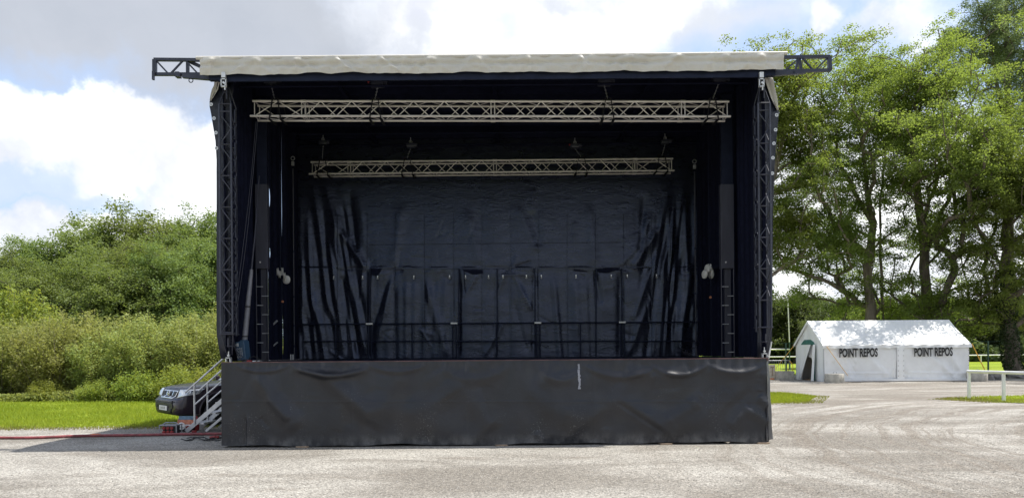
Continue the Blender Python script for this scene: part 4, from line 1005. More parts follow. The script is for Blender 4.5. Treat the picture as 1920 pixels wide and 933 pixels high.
    for s_ in (-1, 1):
        quadp('side_window', [(.50, s_*.871, zb+.02), (-.35, s_*.877, zb+.02), (-.35, s_*.676, zt-.03), (-.16, s_*.672, zt-.03)], .010)
        quadp('side_window', [(-.42, s_*.877, zb+.02), (-1.3, s_*.873, zb+.02), (-1.3, s_*.687, zt-.03), (-.42, s_*.677, zt-.03)], .010)
        quadp('side_window', [(-1.37, s_*.868, zb+.02), (-2.05, s_*.845, zb+.02), (-1.9, s_*.665, zt-.03), (-1.37, s_*.685, zt-.03)], .012)
    for wx, wy in ((1.42, .80), (1.42, -.80), (-1.42, .80), (-1.42, -.80)):
        s_ = 1 if wy > 0 else -1
        w = MB().lathe((wx, wy, .38), [(.25, -.11), (.33, -.12), (.375, -.09), (.38, 0), (.375, .09), (.33, .12), (.25, .11)], 36, 'Y').build('wheel', M['tyre'], root, smooth=True)
        MB().lathe((wx, wy+s_*.105, .38), [(.255, -.005*s_), (.262, .012*s_), (.24, .016*s_), (.235, -.03*s_)], 30, 'Y').build('rim', M['rim'], w, smooth=True)
        MB().lathe((wx, wy+s_*.06, .38), [(.24, .0), (.24, .01*s_)], 30, 'Y').build('brake_disc', M['darkplastic'], w)
        sp = MB()
        for k in range(6):
            q = k*math.pi/3+.3; dx, dz = math.cos(q), math.sin(q); sp.bar((wx+dx*.03, wy+s_*.112, .38+dz*.03), (wx+dx*.245, wy+s_*.112, .38+dz*.245), .02, .055, (0, 1, 0))
        sp.lathe((wx, wy+s_*.105, .38), [(.055, -.02*s_), (.05, .022*s_)], 16, 'Y'); sp.build('spokes', M['rim'], w)
    return root
def text_mesh(body, size, sx, offset=0.):
    cu = bpy.data.curves.new('t', 'FONT'); cu.body = body; cu.size = size; cu.extrude = .002; cu.align_x = 'CENTER'; cu.offset = offset; cu.resolution_u = 4
    o = bpy.data.objects.new('t', cu); C.objects.link(o); dg = bpy.context.evaluated_depsgraph_get(); me = bpy.data.meshes.new_from_object(o.evaluated_get(dg))
    v = [(p.co.x*sx, p.co.y, p.co.z) for p in me.vertices]; f = [tuple(p.vertices) for p in me.polygons]; bpy.data.objects.remove(o); bpy.data.meshes.remove(me); bpy.data.curves.remove(cu); return v, f
car = make_car()
yaw = R(180+43); hv = Vector((math.cos(yaw), math.sin(yaw), 0))
car.scale = (1., 1., .90); tgt = P(316, 740, 17.8); tgt.z = 0                     # emblem position
car.location = tgt-hv*2.3; car.rotation_euler = (0, 0, yaw)

# ------------------------------------------------------------------ things beside the stairs
def cage_box():
    c_ = G(320, 812); c_.y = 16.05; c_.x = P(320, 800, 16.05).x; root = empty('socket_box', c_, 'dark caged socket box with six red sockets on the gravel', 'socket box')
    w, dd, h = .36, .26, .20
    MB().bb(c_+Vector((-w*.32, -dd/2+.02, .015)), c_+Vector((w*.42, dd/2-.02, h-.02)), .01).build('case', M['darkplastic'], root)
    m = MB()
    for sx in (-1, 1):
        for sy in (-1, 1): m.tube([c_+Vector((sx*w/2, sy*dd/2, 0)), c_+Vector((sx*w/2, sy*dd/2, h))], .012)
        m.tube([c_+Vector((sx*w/2, -dd/2, h)), c_+Vector((sx*w/2, dd/2, h))], .012)
    for sy in (-1, 1):
        for z in (.012, h): m.tube([c_+Vector((-w/2, sy*dd/2, z)), c_+Vector((w/2, sy*dd/2, z))], .012)
    m.tube([c_+Vector((-w/2, 0, h)), c_+Vector((-w*.3, 0, h+.05)), c_+Vector((w*.3, 0, h+.05)), c_+Vector((w/2, 0, h))], .01)
    m.build('cage', M['galv'], root)
    for i in range(3):
        for j in range(2): MB().lathe(c_+Vector((-.09+i*.085, -dd/2+.02, .055+j*.085)), [(.034, .01), (.037, -.02), (.028, -.03), (.0, -.03)], 16, 'Y').build('socket', M['red'], root, smooth=True)
cage_box()
def crate():
    c_ = P(346, 790, 16.6); c_.z = 0; root = empty('tool_case', c_, 'open colourful tool case with blue lid and white handwheel before the car', 'tool case')
    w = .38
    MB().bb(c_+Vector((-w/2, -.13, .0)), c_+Vector((w/2, .13, .07)), .01).build('base', M['darkplastic'], root)
    MB().bb(c_+Vector((-w/2, -.12, .071)), c_+Vector((w/2, .12, .15)), .008).build('tray', M['plastic_white'], root)
    rot = Matrix.Rotation(R(-20), 3, 'X')
    MB().box(c_+Vector((0, .06, .21)), (w*.96, .02, .13), rot, .005).build('panel', M['orange'] if 0 else pm('faded_orange', (.45, .16, .09), .6, var=.4, scale=12), root)
    MB().box(c_+Vector((0.01, .09, .29)), (w*.92, .03, .09), rot, .01).build('lid', pm('slate_blue', (.09, .16, .22), .5, var=.3, scale=12), root)
    q = c_+Vector((-.01, -.13, .13)); m = MB().torus(q, .07, .013, nn=24).box(q, (.14, .018, .022)).box(q, (.022, .018, .14)); m.build('handwheel', M['white'], root, smooth=True)
    for s_, z in ((-.12, .11), (.13, .12), (.11, .10)): MB().bb(c_+Vector((s_-.03, -.128, z-.02)), c_+Vector((s_+.03, -.122, z+.02))).build('sticker', M['red'], root)
crate()
c_ = P(369, 800, 16.75); c_.z = 0; root = empty('red_can', c_, 'small red can standing behind the stair post', 'can')
MB().lathe(c_, [(.05, 0), (.055, .01), (.055, .24), (.04, .29), (.018, .30), (.018, .33)], 18).build('can_body', M['red'], root, smooth=True); MB().box(c_+Vector((0, 0, .345)), (.05, .03, .03), None, .006).build('cap', M['rubber'], root)
c_ = P(364, 808, 16.2); c_.z = 0; o = MB().box(c_+Vector((0, 0, .03)), (.10, .05, .06), Matrix.Rotation(.5, 3, 'Z'), .012).build('plug', M['red']); tag(o, 'red cable connector on the gravel at the foot of the stairs', 'plug')

# red hose along the ground
hp = [G(-260, 829), G(-60, 823.5), G(60, 823), G(150, 819.5), G(260, 818), G(330, 816.5), G(415, 815.5), G(450, 815)]
pts = []
for i, p in enumerate(hp): p.z = .036; pts.append(p)
hose = cable(pts, .029, M['hose'], 'thick dusty red hose crossing the gravel towards the stage', 12, 'hose', nn=12, name='ground_hose')
a, b = G(169, 819), G(189, 818.6); a.z = b.z = .037
root = MB().tube([a, a.lerp(b, .3), a.lerp(b, .7), b], [.031, .038, .038, .031], 14).build('tape_wrap', M['orange'], hose, smooth=True)
random.seed(12)
for k in range(4):
    pp = []; x0 = 340+k*7
    for i in range(9):
        q = G(x0+i*9+random.uniform(-4, 4), 823+3.5*math.sin(i*1.1+k*1.7)+k*.6); q.z = .012+.008*k+(.03 if i in (4, 6) and k == 1 else 0); pp.append(q)
    cable(pp, .009, M['rubber'], ['black cable end looping furthest left on the gravel by the skirt', 'black cable in the tangle before the hose, arching highest', 'black cable in the middle of the tangle by the skirt', 'black cable lying lowest in the tangle next to the skirt'][k], 6, group='black cables tangled beside the stage')
q = G(399, 823); o = MB().tube([q+Vector((-.06, 0, .04)), q+Vector((.05, .02, .05))], .03, 10).box(q+Vector((.09, .02, .05)), (.06, .05, .05), None, .01).build('plug', M['red']); tag(o, 'red round plug lying in the black cable tangle', 'plug')

# ------------------------------------------------------------------ tent
def tent():
    Y0, Y1 = 38.6, 42.4; x0 = P(1545, 700, Y0).x; x1 = P(1817, 700, Y0).x; ze = 1.93; zr = 3.22; ym = (Y0+Y1)/2
    root = empty('rest_tent', ((x0+x1)/2, ym, 0), 'white gabled tent lettered POINT REPOS standing before the oak trees', 'tent')
    r = np.random.default_rng(3)
    def cloth(name, fn, nu_, nv_, mat=M['tent'], smooth=True):
        U, V = np.meshgrid(np.linspace(0, 1, nu_), np.linspace(0, 1, nv_), indexing='ij'); v = np.stack(fn(U, V), -1).reshape(-1, 3); o = npmesh(name, v, grid(nu_, nv_), mat, root, smooth=smooth); return o
    def wallf(U, V):
        X = x0+(x1-x0)*U; Z = ze*(1-V)+.02
        h = np.zeros_like(X)
        for a, b, c_, d_, w, am in ((16.5, 1.7, 17.6, .1, .2, .07), (17.2, 1.8, 17.5, .1, .12, .05), (18.2, 1.6, 19.4, .3, .18, .06), (21.5, 1.5, 23.0, .15, .18, .08), (21.9, 1.6, 22.4, .2, .12, -.06), (22.6, 1.5, 23.4, .3, .15, .06), (19.9, 1.7, 19.8, .1, .08, .06), (16.3, .5, 19.5, .45, .05, .03), (20.2, .5, 23.5, .42, .05, .03)):
            h += crease(X, Z, a, b, c_, d_, w, am, .5)
        for k in range(40): a = r.uniform(x0, x1); b = r.uniform(.2, 1.9); h += crease(X, Z, a, b, a+r.uniform(-.5, .5), b-r.uniform(.2, .9), r.uniform(.04, .12), r.normal(0, .02), .4)
        h += .03*np.sin(X*2.1)*V
        return X, Y0-h-.02, Z
    cloth('front_wall', wallf, 260, 60)
    def side(xc, sg):
        def f(U, V):
            Y = Y0+(Y1-Y0)*U; top = ze+(zr-ze)*(1-np.abs(2*U-1)); Z = top*(1-V)+.01; return xc+sg*(.03*np.sin(Y*4+Z)+.02*np.sin(Y*9)), Y, Z
        return f
    cloth('side_wall', side(x1, 1), 40, 30)
    cloth('back_wall', lambda U, V: (x0+(x1-x0)*U, Y1+.02*np.sin(U*30), ze*(1-V)+.01), 60, 12)
    # left gable with a doorway
    dy0, dy1, dz = Y0+1.15, Y1-.9, 1.95
    def gab(ya, yb, za, zb_):
        return lambda U, V: (x0+.02*np.sin((ya+(yb-ya)*U)*7)-.01, ya+(yb-ya)*U, za(ya+(yb-ya)*U)*(1-V)+zb_*V)
    topf = lambda Y: ze+(zr-ze)*(1-np.abs((Y-ym)/((Y1-Y0)/2)))
    cloth('gable_wall', gab(Y0, dy0, topf, .01), 14, 20); cloth('gable_wall', gab(dy1, Y1, topf, .01), 12, 20); cloth('gable_wall', gab(dy0, dy1, topf, dz), 18, 10)
    # draped door flaps
    def flap(U, V):
        Z = dz*(1-V)+.02*V; wdt = (1.0*(1-V)**1.1*.80+.06); return x0-.05-.08*np.sin(U*9)*V-.04, dy1-wdt*(dy1-dy0)*U*.95, Z
    cloth('door_flap', flap, 24, 30)
    cloth('door_flap', lambda U, V: (x0+.08+.05*np.sin(U*11), dy0+(dy1-dy0)*(.05+.5*U), dz*(1-V)+1.0*V+.3*V*U), 16, 16)
    cloth('door_flap', lambda U, V: (x0-.12-.1*V-.03*np.sin(U*12), dy0-.35+.30*U*(1+.3*V), dz*(1-V)+.02*V), 14, 20)
    MB().bb((x0+1.3, Y0+.2, .05), (x0+1.36, Y1-.2, 1.1)).build('inner_panel', M['brown'], root)
    MB().bb((x0+.1, Y0+.15, .01), (x1-.1, Y1-.15, .03)).build('tent_floor', M['brown'], root)
    m = MB(); m.prism([(x0-.04, dy0-.05, dz-.02), (x0-.04, dy1+.1, dz-.02), (x0-.04, dy1-.15, dz+.14), (x0-.04, dy1-.45, dz+.27), (x0-.04, dy0+.45, dz+.27), (x0-.04, dy0+.12, dz+.14)], (.03, 0, 0)); m.bb((x0-.05, dy0-.07, .02), (x0-.02, dy0+.0, dz)).bb((x0-.05, dy1, .1), (x0-.02, dy1+.05, dz)); m.build('door_trim', M['green'], root)
    # roof
    ov = .10
    def roof(sg):
        def f(U, V):
            X = x0-ov+(x1-x0+2*ov)*U; q = V; Y = ym+sg*((Y1-Y0)/2+ov)*q; Z = zr-(zr-ze+.06)*q+.035*np.sin(X*1.55+q*2)*np.sin(q*3.1)*1.0-.05*np.sin(q*np.pi)+.012*np.sin(X*9+q*5)*q; return X, Y, Z+.02
        return f
    cloth('roof', roof(-1), 200, 40); cloth('roof', roof(1), 80, 14)
    def val(U, V):
        X = x0-ov+(x1-x0+2*ov)*U; Z = ze-.05-.17*V+V*.03*np.abs(np.sin(X*4.2))*1.0; return X, Y0-ov-.005+.02*np.sin(X*9)*V, Z
    cloth('roof_valance', val, 300, 6)
    cloth('roof_valance', lambda U, V: (x0-ov-.01+0*U, Y0-ov+(Y1-Y0+2*ov)*U, ze-.05+(zr-ze)*(1-np.abs(2*U-1))+.06-.17*V), 60, 4)
    for y in (Y0, Y1):
        for x in (x0+.03, (x0+x1)/2, x1-.03): MB().tube([(x, y+(.03 if y == Y0 else -.03), .01), (x, y+(.03 if y == Y0 else -.03), ze)], .02).build('pole', M['galv'], root)
    MB().bb((x0, Y0-.15, .04), (x1, Y0-.06, .14)).build('ground_flap', M['tent'], root)
    MB().bb(((x0+x1)/2-.02, Y0-.125, .1), ((x0+x1)/2+.34, Y0-.09, ze-.15)).build('overlap_strip', M['tent'], root)
    for xx in ((x0+x1)/2+.03, (x0+x1)/2+.3, x1-.1):
        for z in np.arange(.3, 1.75, .26): MB().box((xx, Y0-.135, z), (.035, .015, .02)).build('lace_tab', M['rubber'], root)
    # lettering
    for px, py in ((1609.5, 668), (1750, 666.5)):
        tx = text_mesh('POINT REPOS', .60, .535, .022); c_ = P(px, py, Y0-.14)
        m = MB(); m.add([(c_.x+q[0], Y0-.145-q[2]-.02*math.sin(q[0]*2), c_.z+q[1]+.03*math.sin(q[0]*1.4)*.3) for q in tx[0]], tx[1]); m.build('lettering', M['letter'], root)
    # storm straps
    def strap(a, b, w_=.05): MB().bar(a, b, .012, w_, (0, 1, 0)).build('storm_strap', M['yellow'], root)
    strap((x0-.1, Y1, ze), (x0-1.5, Y1+.3, .05), .06); strap((x0+.1, Y0-.13, ze-.1), (x0+1.0, Y0-.5, .35), .04); strap((x1+.1, Y0-.1, ze), (x1+.75, Y0-.3, .3), .07)
    return x0, x1, Y0
tx0, tx1, tY = tent()
def block(px, py, Yq, w, h, lab):
    c_ = P(px, py, Yq); c_.z = 0; root = empty('concrete_ballast', c_, lab, 'concrete block', 'round concrete ballast blocks at the tent')
    MB().lathe(c_, [(w/2*.98, 0), (w/2, .02), (w/2, h-.03), (w/2*.97, h), (.05, h+.002)], 36).build('block', M['concrete'], root, smooth=True)
    MB().torus(c_+Vector((.03, 0, h+.03)), .09, .012, nn=18).build('lifting_eye', M['galv'], root)
block(1564.5, 700, 37.6, .92, .46, 'round concrete ballast block at the front left corner of the tent')
block(1832, 700, 38.4, .95, .48, 'round concrete ballast block right of the tent, partly behind the railing')
def rock(px, Yq, s_, lab, seed):
    c_ = P(px, 700, Yq); c_.z = 0; bm = bmesh.new(); bmesh.ops.create_icosphere(bm, subdivisions=4, radius=1); r = random.Random(seed); ph = [r.uniform(0, 6) for _ in range(9)]
    for v in bm.verts:
        p = v.co; k = 1+.18*math.sin(p.x*3+ph[0])*math.sin(p.y*3+ph[1])+.12*math.sin(p.z*5+ph[2]+p.x*4)+.06*math.sin(p.x*11+ph[3])*math.sin(p.z*9+ph[4]); v.co = Vector((p.x*s_[0], p.y*s_[1], max(-.1, p.z)*s_[2]))*k
    me = bpy.data.meshes.new('boulder'); bm.to_mesh(me); bm.free(); me.materials.append(M['rock']); o = link(bpy.data.objects.new('boulder', me)); o.location = c_; tag(o, lab, 'boulder', 'boulders by the railing')
rock(1851, 39.6, (.3, .3, .42), 'brown boulder against the right concrete block', 1); rock(1870, 39.8, (.55, .4, .42), 'large grey boulder between the railing posts', 2); rock(1915, 41.5, (.6, .5, .3), 'low boulder at the right edge by the tree', 3)

# white railing
def railing():
    p1, p2 = P(1817, 747, 25.2), P(1882, 752, 23.9); p1.z = p2.z = 0; p3 = p2+(p2-p1)*1.0; p4 = p3+(p2-p1)*1.0; root = empty('white_railing', p1, 'white metal railing with square posts at the right edge of the yard', 'railing')
    for p in (p1, p2, p3, p4): MB().bb(p+Vector((-.04, -.04, 0)), p+Vector((.04, .04, .90)), .006).build('post', M['white'], root)
    MB().tube([p1+Vector((-.05, 0, .93)), p4+Vector((0, 0, .93))], .045, 12).build('top_rail', M['white'], root, smooth=True)
    MB().bar(p1+Vector((0, .10, .885)), p4+Vector((0, .10, .90)), .03, .05).build('under_rail', M['white'], root)
railing()
# far race rail
root = empty('field_railing', (58, 84, 0), 'distant low white railing across the green field', 'railing')
xs_ = np.arange(28, 78, 2.75)
MB().tube([(28, 84, .86), (78, 84, .86)], .06, 8).build('rail', M['white'], root)
for x in xs_: MB().bb((x-.05, 83.95, 0), (x+.05, 84.05, .86)).build('post', M['white'], root)
# green fence
def fence(xs_, Yq, h, lab):
    root = empty('wire_fence', (sum(xs_)/len(xs_), Yq, 0), lab, 'fence', 'green wire fences')
    for x in xs_: MB().bb((x-.035, Yq-.035, 0), (x+.035, Yq+.035, h)).build('post', M['greenpaint'], root)
    m = MB(); m.tube([(xs_[0], Yq, h-.03), (xs_[-1], Yq, h-.03)], .012, 5)
    for z in np.arange(.2, h-.1, .28): m.tube([(xs_[0], Yq, z), (xs_[-1], Yq, z)], .004, 4)
    m.build('wire', M['greenpaint'], root)
fx = P(1906, 700, 43.4).x; fence([P(1853, 700, 43.4).x-3.3, P(1853, 700, 43.4).x, fx, fx+3.3], 43.4, 2.1, 'green wire fence right of the tent, in front of the field')
fx = P(1474, 700, 46).x; fence([fx-3, fx, fx+3, fx+6], 46, 2.1, 'green wire fence left of the tent behind the barrier')
# tall white pole with a running rail at eye height
gp = P(1478, 643, 62); root = empty('tall_pole', (gp.x, 62, 0), 'tall thin white post with crossbar on the field left of the tent', 'goal post')
MB().tube([(gp.x+.1, 62, 0), (gp.x+.1, 62, 2.3)], .05, 8).build('lower_post', M['greenpaint'], root)
MB().tube([(gp.x+.1, 62, 2.25), (gp.x-.02, 62, P(1478, 558, 62).z)], .045, 8).build('upright', M['white'], root)
cz = P(1462, 654.5, 62).z; MB().tube([(P(1425, 655, 62).x, 62, cz), (gp.x+.1, 62, cz)], .06, 8).build('crossbar', M['white'], root)
# crowd barrier, crates
def barrier():
    Yq = 42.2; a, b = P(1441, 700, Yq), P(1482, 700, Yq); x0, x1 = a.x, b.x; root = empty('crowd_barrier', ((x0+x1)/2, Yq, 0), 'galvanised crowd barrier behind the right corner of the stage', 'barrier')
    x0 -= 1.0
    m = MB().tube([(x0, Yq, .15), (x0, Yq, 1.08), (x1, Yq, 1.08), (x1, Yq, .15), (x0, Yq, .15)], .022, 8); m.build('frame', M['galv'], root)
    m = MB()
    for x in np.arange(x0+.12, x1, .12): m.tube([(x, Yq, .15), (x, Yq, 1.08)], .008, 5)
    m.build('bars', M['galv'], root)
    for x in (x0+.2, x1-.2): MB().bar((x, Yq-.3, .02), (x, Yq+.3, .02), .05, .02).bar((x, Yq, .02), (x, Yq, .16), .03).build('foot', M['galv'], root)
barrier()
c_ = P(1448, 700, 41.6); c_.z = 0; root = empty('board', c_, 'cream wooden board propped against the crowd barrier', 'board')
MB().bb(c_+Vector((-.17, 0, .12)), c_+Vector((.17, .05, .86)), .01).build('panel', pm('cream_board', (.5, .45, .36), .7), root); MB().bb(c_+Vector((-.10, -.02, .70)), c_+Vector((.10, -.002, .74))).bb(c_+Vector((-.02, -.02, .25)), c_+Vector((.02, -.002, .7))).build('batten', M['wood'], root)
c_ = P(1470, 700, 41.5); c_.z = 0; root = empty('grey_tub', c_, 'grey plastic tub standing left of the tent entrance', 'tub')
m = MB(); m.add([c_+Vector(q) for q in [(-.42, -.28, 0), (.42, -.28, 0), (.42, .28, 0), (-.42, .28, 0), (-.47, -.32, .5), (.47, -.32, .5), (.47, .32, .5), (-.47, .32, .5), (-.43, -.28, .5), (.43, -.28, .5), (.43, .28, .5), (-.43, .28, .5), (-.38, -.24, .06), (.38, -.24, .06), (.38, .24, .06), (-.38, .24, .06)]],
    [(0, 1, 2, 3)]+[(i, (i+1) % 4, (i+1) % 4+4, i+4) for i in range(4)]+[(i+4, (i+1) % 4+4, (i+1) % 4+8, i+8) for i in range(4)]+[(i+8, (i+1) % 4+8, (i+1) % 4+12, i+12) for i in range(4)]+[(12, 13, 14, 15)])
m.build('tub_body', M['concrete'], root); m = MB()
for x in (-.3, -.1, .1, .3): m.bb(c_+Vector((x-.015, -.315, .05)), c_+Vector((x+.015, -.30, .46)))
m.build('rib', M['concrete'], root)
cable([P(1480, 676, 41.9), P(1486, 683, 41.8), P(1486, 694, 41.8), P(1480, 699, 41.9), P(1477, 690, 41.9)], .02, M['yellow'], 'yellow hose loop hanging on the end of the crowd barrier', cat='hose')
o = MB().tube([G(1444, 711)+Vector((0, 0, .03)), G(1452, 711)+Vector((0, 0, .03))], .04).build('drain_pipe', M['orange']); tag(o, 'short orange pipe on the gravel below the cream board', 'pipe')

# ------------------------------------------------------------------ trees
def tube_np(paths, nn):
    """paths: list of (pts (k,3), radii (k,)) -> verts, faces"""
    V_, F_ = [], []; base = 0; ang = np.arange(nn)*2*np.pi/nn
    for p, r_ in paths:
        k = len(p); t = np.gradient(p, axis=0); t /= np.linalg.norm(t, axis=1)[:, None]+1e-9
        ref = np.array([0, 0, 1.]) if abs(t[0, 2]) < .9 else np.array([1., 0, 0])
        a = np.cross(t, ref); a /= np.linalg.norm(a, axis=1)[:, None]+1e-9; b = np.cross(t, a)
        ring = p[:, None]+(a[:, None]*np.cos(ang)[None, :, None]+b[:, None]*np.sin(ang)[None, :, None])*r_[:, None, None]
        V_.append(ring.reshape(-1, 3)); i = np.arange(k-1)[:, None]*nn; j = np.arange(nn)[None]; j2 = (j+1) % nn
        F_.append((np.stack([i+j, i+j2, i+nn+j2, i+nn+j], -1)+base).reshape(-1, 4)); base += k*nn
    return np.concatenate(V_), np.concatenate(F_)
def leaves(c, n_, nrm_up, size, r, asp=.62):
    """c (m,3) leaf centres -> quads"""
    k = len(c); nr = r.normal(0, 1, (k, 3)); nr[:, 2] = np.abs(nr[:, 2])+nrm_up; nr /= np.linalg.norm(nr, axis=1)[:, None]
    d_ = r.normal(0, 1, (k, 3)); d_ -= nr*(d_*nr).sum(1)[:, None]; d_ /= np.linalg.norm(d_, axis=1)[:, None]; e = np.cross(nr, d_)
    s_ = (size*r.uniform(.6, 1.3, k))[:, None]
    v = np.stack([c-d_*s_*.5, c+e*s_*asp*.5+nr*s_*.10, c+d_*s_*.5, c-e*s_*asp*.5+nr*s_*.10], 1)
    return v.reshape(-1, 3), np.arange(4*k).reshape(-1, 4)
def make_tree(name, label, cat, base, ells, stems, n_cl, per, lsize, crad, lmat, bmat, r0, seed, group=None, gap=.25, flat=.5, low=0., boughs=0, cluster=4):
    """ells: (cx,cy,cz,rx,ry,rz) ; stems: list of polylines (world pts) that the limbs grow from"""
    r = np.random.default_rng(seed); root = empty(name, base, label, cat, group)
    E = np.array(ells); vol = E[:, 3]*E[:, 4]*E[:, 5]; pick = r.choice(len(E), n_cl*3, p=vol**.9/np.sum(vol**.9))
    d_ = r.normal(0, 1, (n_cl*3, 3)); d_ /= np.linalg.norm(d_, axis=1)[:, None]; q = r.random(n_cl*3)**(1/2.6)
    c = E[pick, :3]+E[pick, 3:]*d_*q[:, None]
    if boughs:      # leaf masses gather on boughs, with gaps between them
        bc = c[:boughs]; k_ = r.integers(0, boughs, n_cl*2); c = bc[k_]+r.normal(0, 1, (n_cl*2, 3))*np.array([.95, .95, .55])*r.uniform(.6, 1.3, (boughs, 1))[k_]; gap = -.5
    g = np.sin(c[:, 0]*1.1+seed)*np.sin(c[:, 1]*1.0+2*seed)*np.sin(c[:, 2]*1.25+3*seed)+.5*np.sin(c[:, 0]*2.3+c[:, 2]*1.9+seed)
    c = c[g > -1+gap*2][:n_cl]; c = c[c[:, 2] > low]
    # skeleton
    nodes = []; par = []
    for st in stems:
        st = [np.array(p, float) for p in st]; prev = -1 if not nodes else None
        for i in range(len(st)-1):
            ks = max(2, int(np.linalg.norm(st[i+1]-st[i])/.7))
            for j in range(ks+(1 if i == len(st)-2 else 0)):
                p = st[i]+(st[i+1]-st[i])*j/ks+(r.normal(0, .05, 3) if (i or j) else 0)
                if prev is None:   # stem starts at nearest existing node
                    dd = np.linalg.norm(np.array(nodes)-p, axis=1); prev = int(dd.argmin()); 
                    if dd.min() < .05: continue
                nodes.append(p); par.append(prev); prev = len(nodes)-1
    nst = len(nodes); ctr = np.array(nodes[0]); order = np.argsort(np.linalg.norm((c-ctr)*[1, 1, .8], axis=1)); plen = np.zeros(nst+len(c)*12)
    for i in range(1, nst): plen[i] = plen[par[i]]+np.linalg.norm(nodes[i]-nodes[par[i]])
    N_ = np.zeros((nst+len(c)*12, 3)); N_[:nst] = np.array(nodes); cnt = nst; par = par+[0]*(len(c)*12); tips = []
    for ci in order:
        p = c[ci]; dv = p-N_[:cnt]; dd = np.linalg.norm(dv, axis=1); cost = dd*1.0+plen[:cnt]*.22+np.maximum(0, N_[:cnt, 2]-p[2]+.3)*1.2
        k = int(cost.argmin()); L_ = dd[k]; ns = min(10, max(1, int(L_/.55))); a = N_[k]; pr = k; bend = r.normal(0, .10*L_, 3); bend[2] = abs(bend[2])*.6+.06*L_
        for j in range(1, ns+1):
            t = j/ns; q_ = a+(p-a)*t+bend*math.sin(math.pi*t)*.9; N_[cnt] = q_; par[cnt] = pr; plen[cnt] = plen[pr]+L_/ns; pr = cnt; cnt += 1
        tips.append(pr)
    rad = np.zeros(cnt); kids = [[] for _ in range(cnt)]
    acc = np.zeros(cnt)
    for t_ in tips: acc[t_] += 1
    for i in range(cnt-1, 0, -1):
        if par[i] >= 0 and i != 0: acc[par[i]] += max(acc[i], .3)
    for i in range(1, cnt): kids[par[i]].append(i)
    rad = np.maximum(.010, r0*(acc/acc[0])**.45)
    paths = []
    stack = [(0, None)]
    seen = set()
    while stack:
        s0, pre = stack.pop(); path = [pre, s0] if pre is not None else [s0]; cur = s0
        while kids[cur]:
            ks = sorted(kids[cur], key=lambda q_: -rad[q_]); 
            for o_ in ks[1:]: stack.append((o_, cur))
            cur = ks[0]; path.append(cur)
        if len(path) > 1:
            rr = rad[path].copy()
            if pre is not None: rr[0] = min(rr[0], rr[1]*1.15)
            else: rr[0] *= 1.5; 
            paths.append((N_[path], rr))
    v, f = tube_np(paths, 6); npmesh('trunk', v, f, bmat, root, smooth=True)
    # foliage: several sprays round each tip
    tp = N_[np.array(tips)]; m_ = len(tp); sp = (tp[:, None]+r.normal(0, 1, (m_, cluster, 3))*np.array([crad, crad, crad*flat*1.3])*.8).reshape(-1, 3)
    per2 = max(3, per//cluster); q = r.normal(0, 1, (len(sp), per2, 3))*np.array([crad*.42, crad*.42, crad*.42*flat])
    q[:, :, 2] -= .25*(q[:, :, 0]**2+q[:, :, 1]**2)/max(crad, .1)
    lv = (sp[:, None]+q).reshape(-1, 3); lv = lv[lv[:, 2] > .15]
    v, f = leaves(lv, None, .55, lsize, r); npmesh('crown', v, f, lmat, root)
    return root
def EP(Y, dep, *bl):
    """ellipsoids given where they stand in the photo, at distance Y"""
    out = []
    for px, py, rx, ry, *o in bl:
        yy = Y+(o[0] if o else 0); c_ = P(px, py, yy); out.append((c_.x, yy, c_.z, rx*yy/F, dep, ry*yy/F))
    return out
def S(Y, *pts): return [tuple(P(px, py, Y+(o[0] if o else 0))) for px, py, *o in pts]
def B0(px, Y): c_ = P(px, 700, Y); return (c_.x, Y, 0)

Yt = 48.5
b_ = B0(1634, Yt)
make_tree('oak_tree', 'tall spreading oak with a twin trunk rising behind the tent', 'tree', b_,
    EP(Yt, 4., (1540, 130, 70, 50), (1600, 150, 75, 60), (1500, 210, 70, 70), (1590, 250, 90, 80), (1520, 330, 80, 70), (1630, 350, 70, 70), (1540, 420, 90, 60), (1620, 450, 60, 50), (1500, 480, 60, 45), (1470, 400, 45, 60), (1490, 440, 50, 45), (1520, 510, 50, 30), (1640, 590, 60, 18, 2), (1560, 480, 50, 35), (1480, 300, 40, 60), (1670, 240, 50, 70), (1600, 200, 60, 60, -4), (1560, 320, 50, 50, -4), (1660, 520, 60, 40, 2), (1600, 545, 50, 22, 2), (1680, 570, 40, 30, 2), (1540, 560, 45, 25, 1), (1590, 420, 50, 45, 2)),
    [[b_]+S(Yt, (1632, 600), (1628, 500), (1636, 420), (1620, 300), (1600, 190)), [(b_[0]+.95, Yt+.3, 0)]+S(Yt+.3, (1658, 600), (1652, 500), (1648, 400), (1660, 280)), S(Yt, (1630, 480), (1570, 430), (1520, 330), (1500, 230)), S(Yt, (1636, 420), (1560, 280), (1540, 160))],
    480, 290, .13, .62, L['oak'], M['bark'], .36, 3, 'tall oaks behind the tent', .30, boughs=120, cluster=3)
Yt = 46
b_ = B0(1405, Yt)
make_tree('oak_tree', 'oak half hidden behind the right tower of the stage', 'tree', b_,
    EP(Yt, 3.2, (1420, 150, 50, 42), (1480, 120, 55, 40), (1470, 210, 50, 60), (1455, 300, 60, 60), (1480, 390, 60, 60), (1470, 470, 50, 40), (1400, 250, 60, 80), (1380, 400, 60, 80)),
    [[b_]+S(Yt, (1405, 600), (1402, 480), (1410, 330), (1430, 160)), S(Yt, (1404, 570), (1440, 520), (1490, 490), (1510, 470)), S(Yt, (1405, 450), (1450, 330), (1480, 200))],
    340, 290, .13, .60, L['oak'], M['bark'], .34, 9, 'tall oaks behind the tent', .32, boughs=60, cluster=3)
Yt = 47
b_ = B0(1737, Yt)
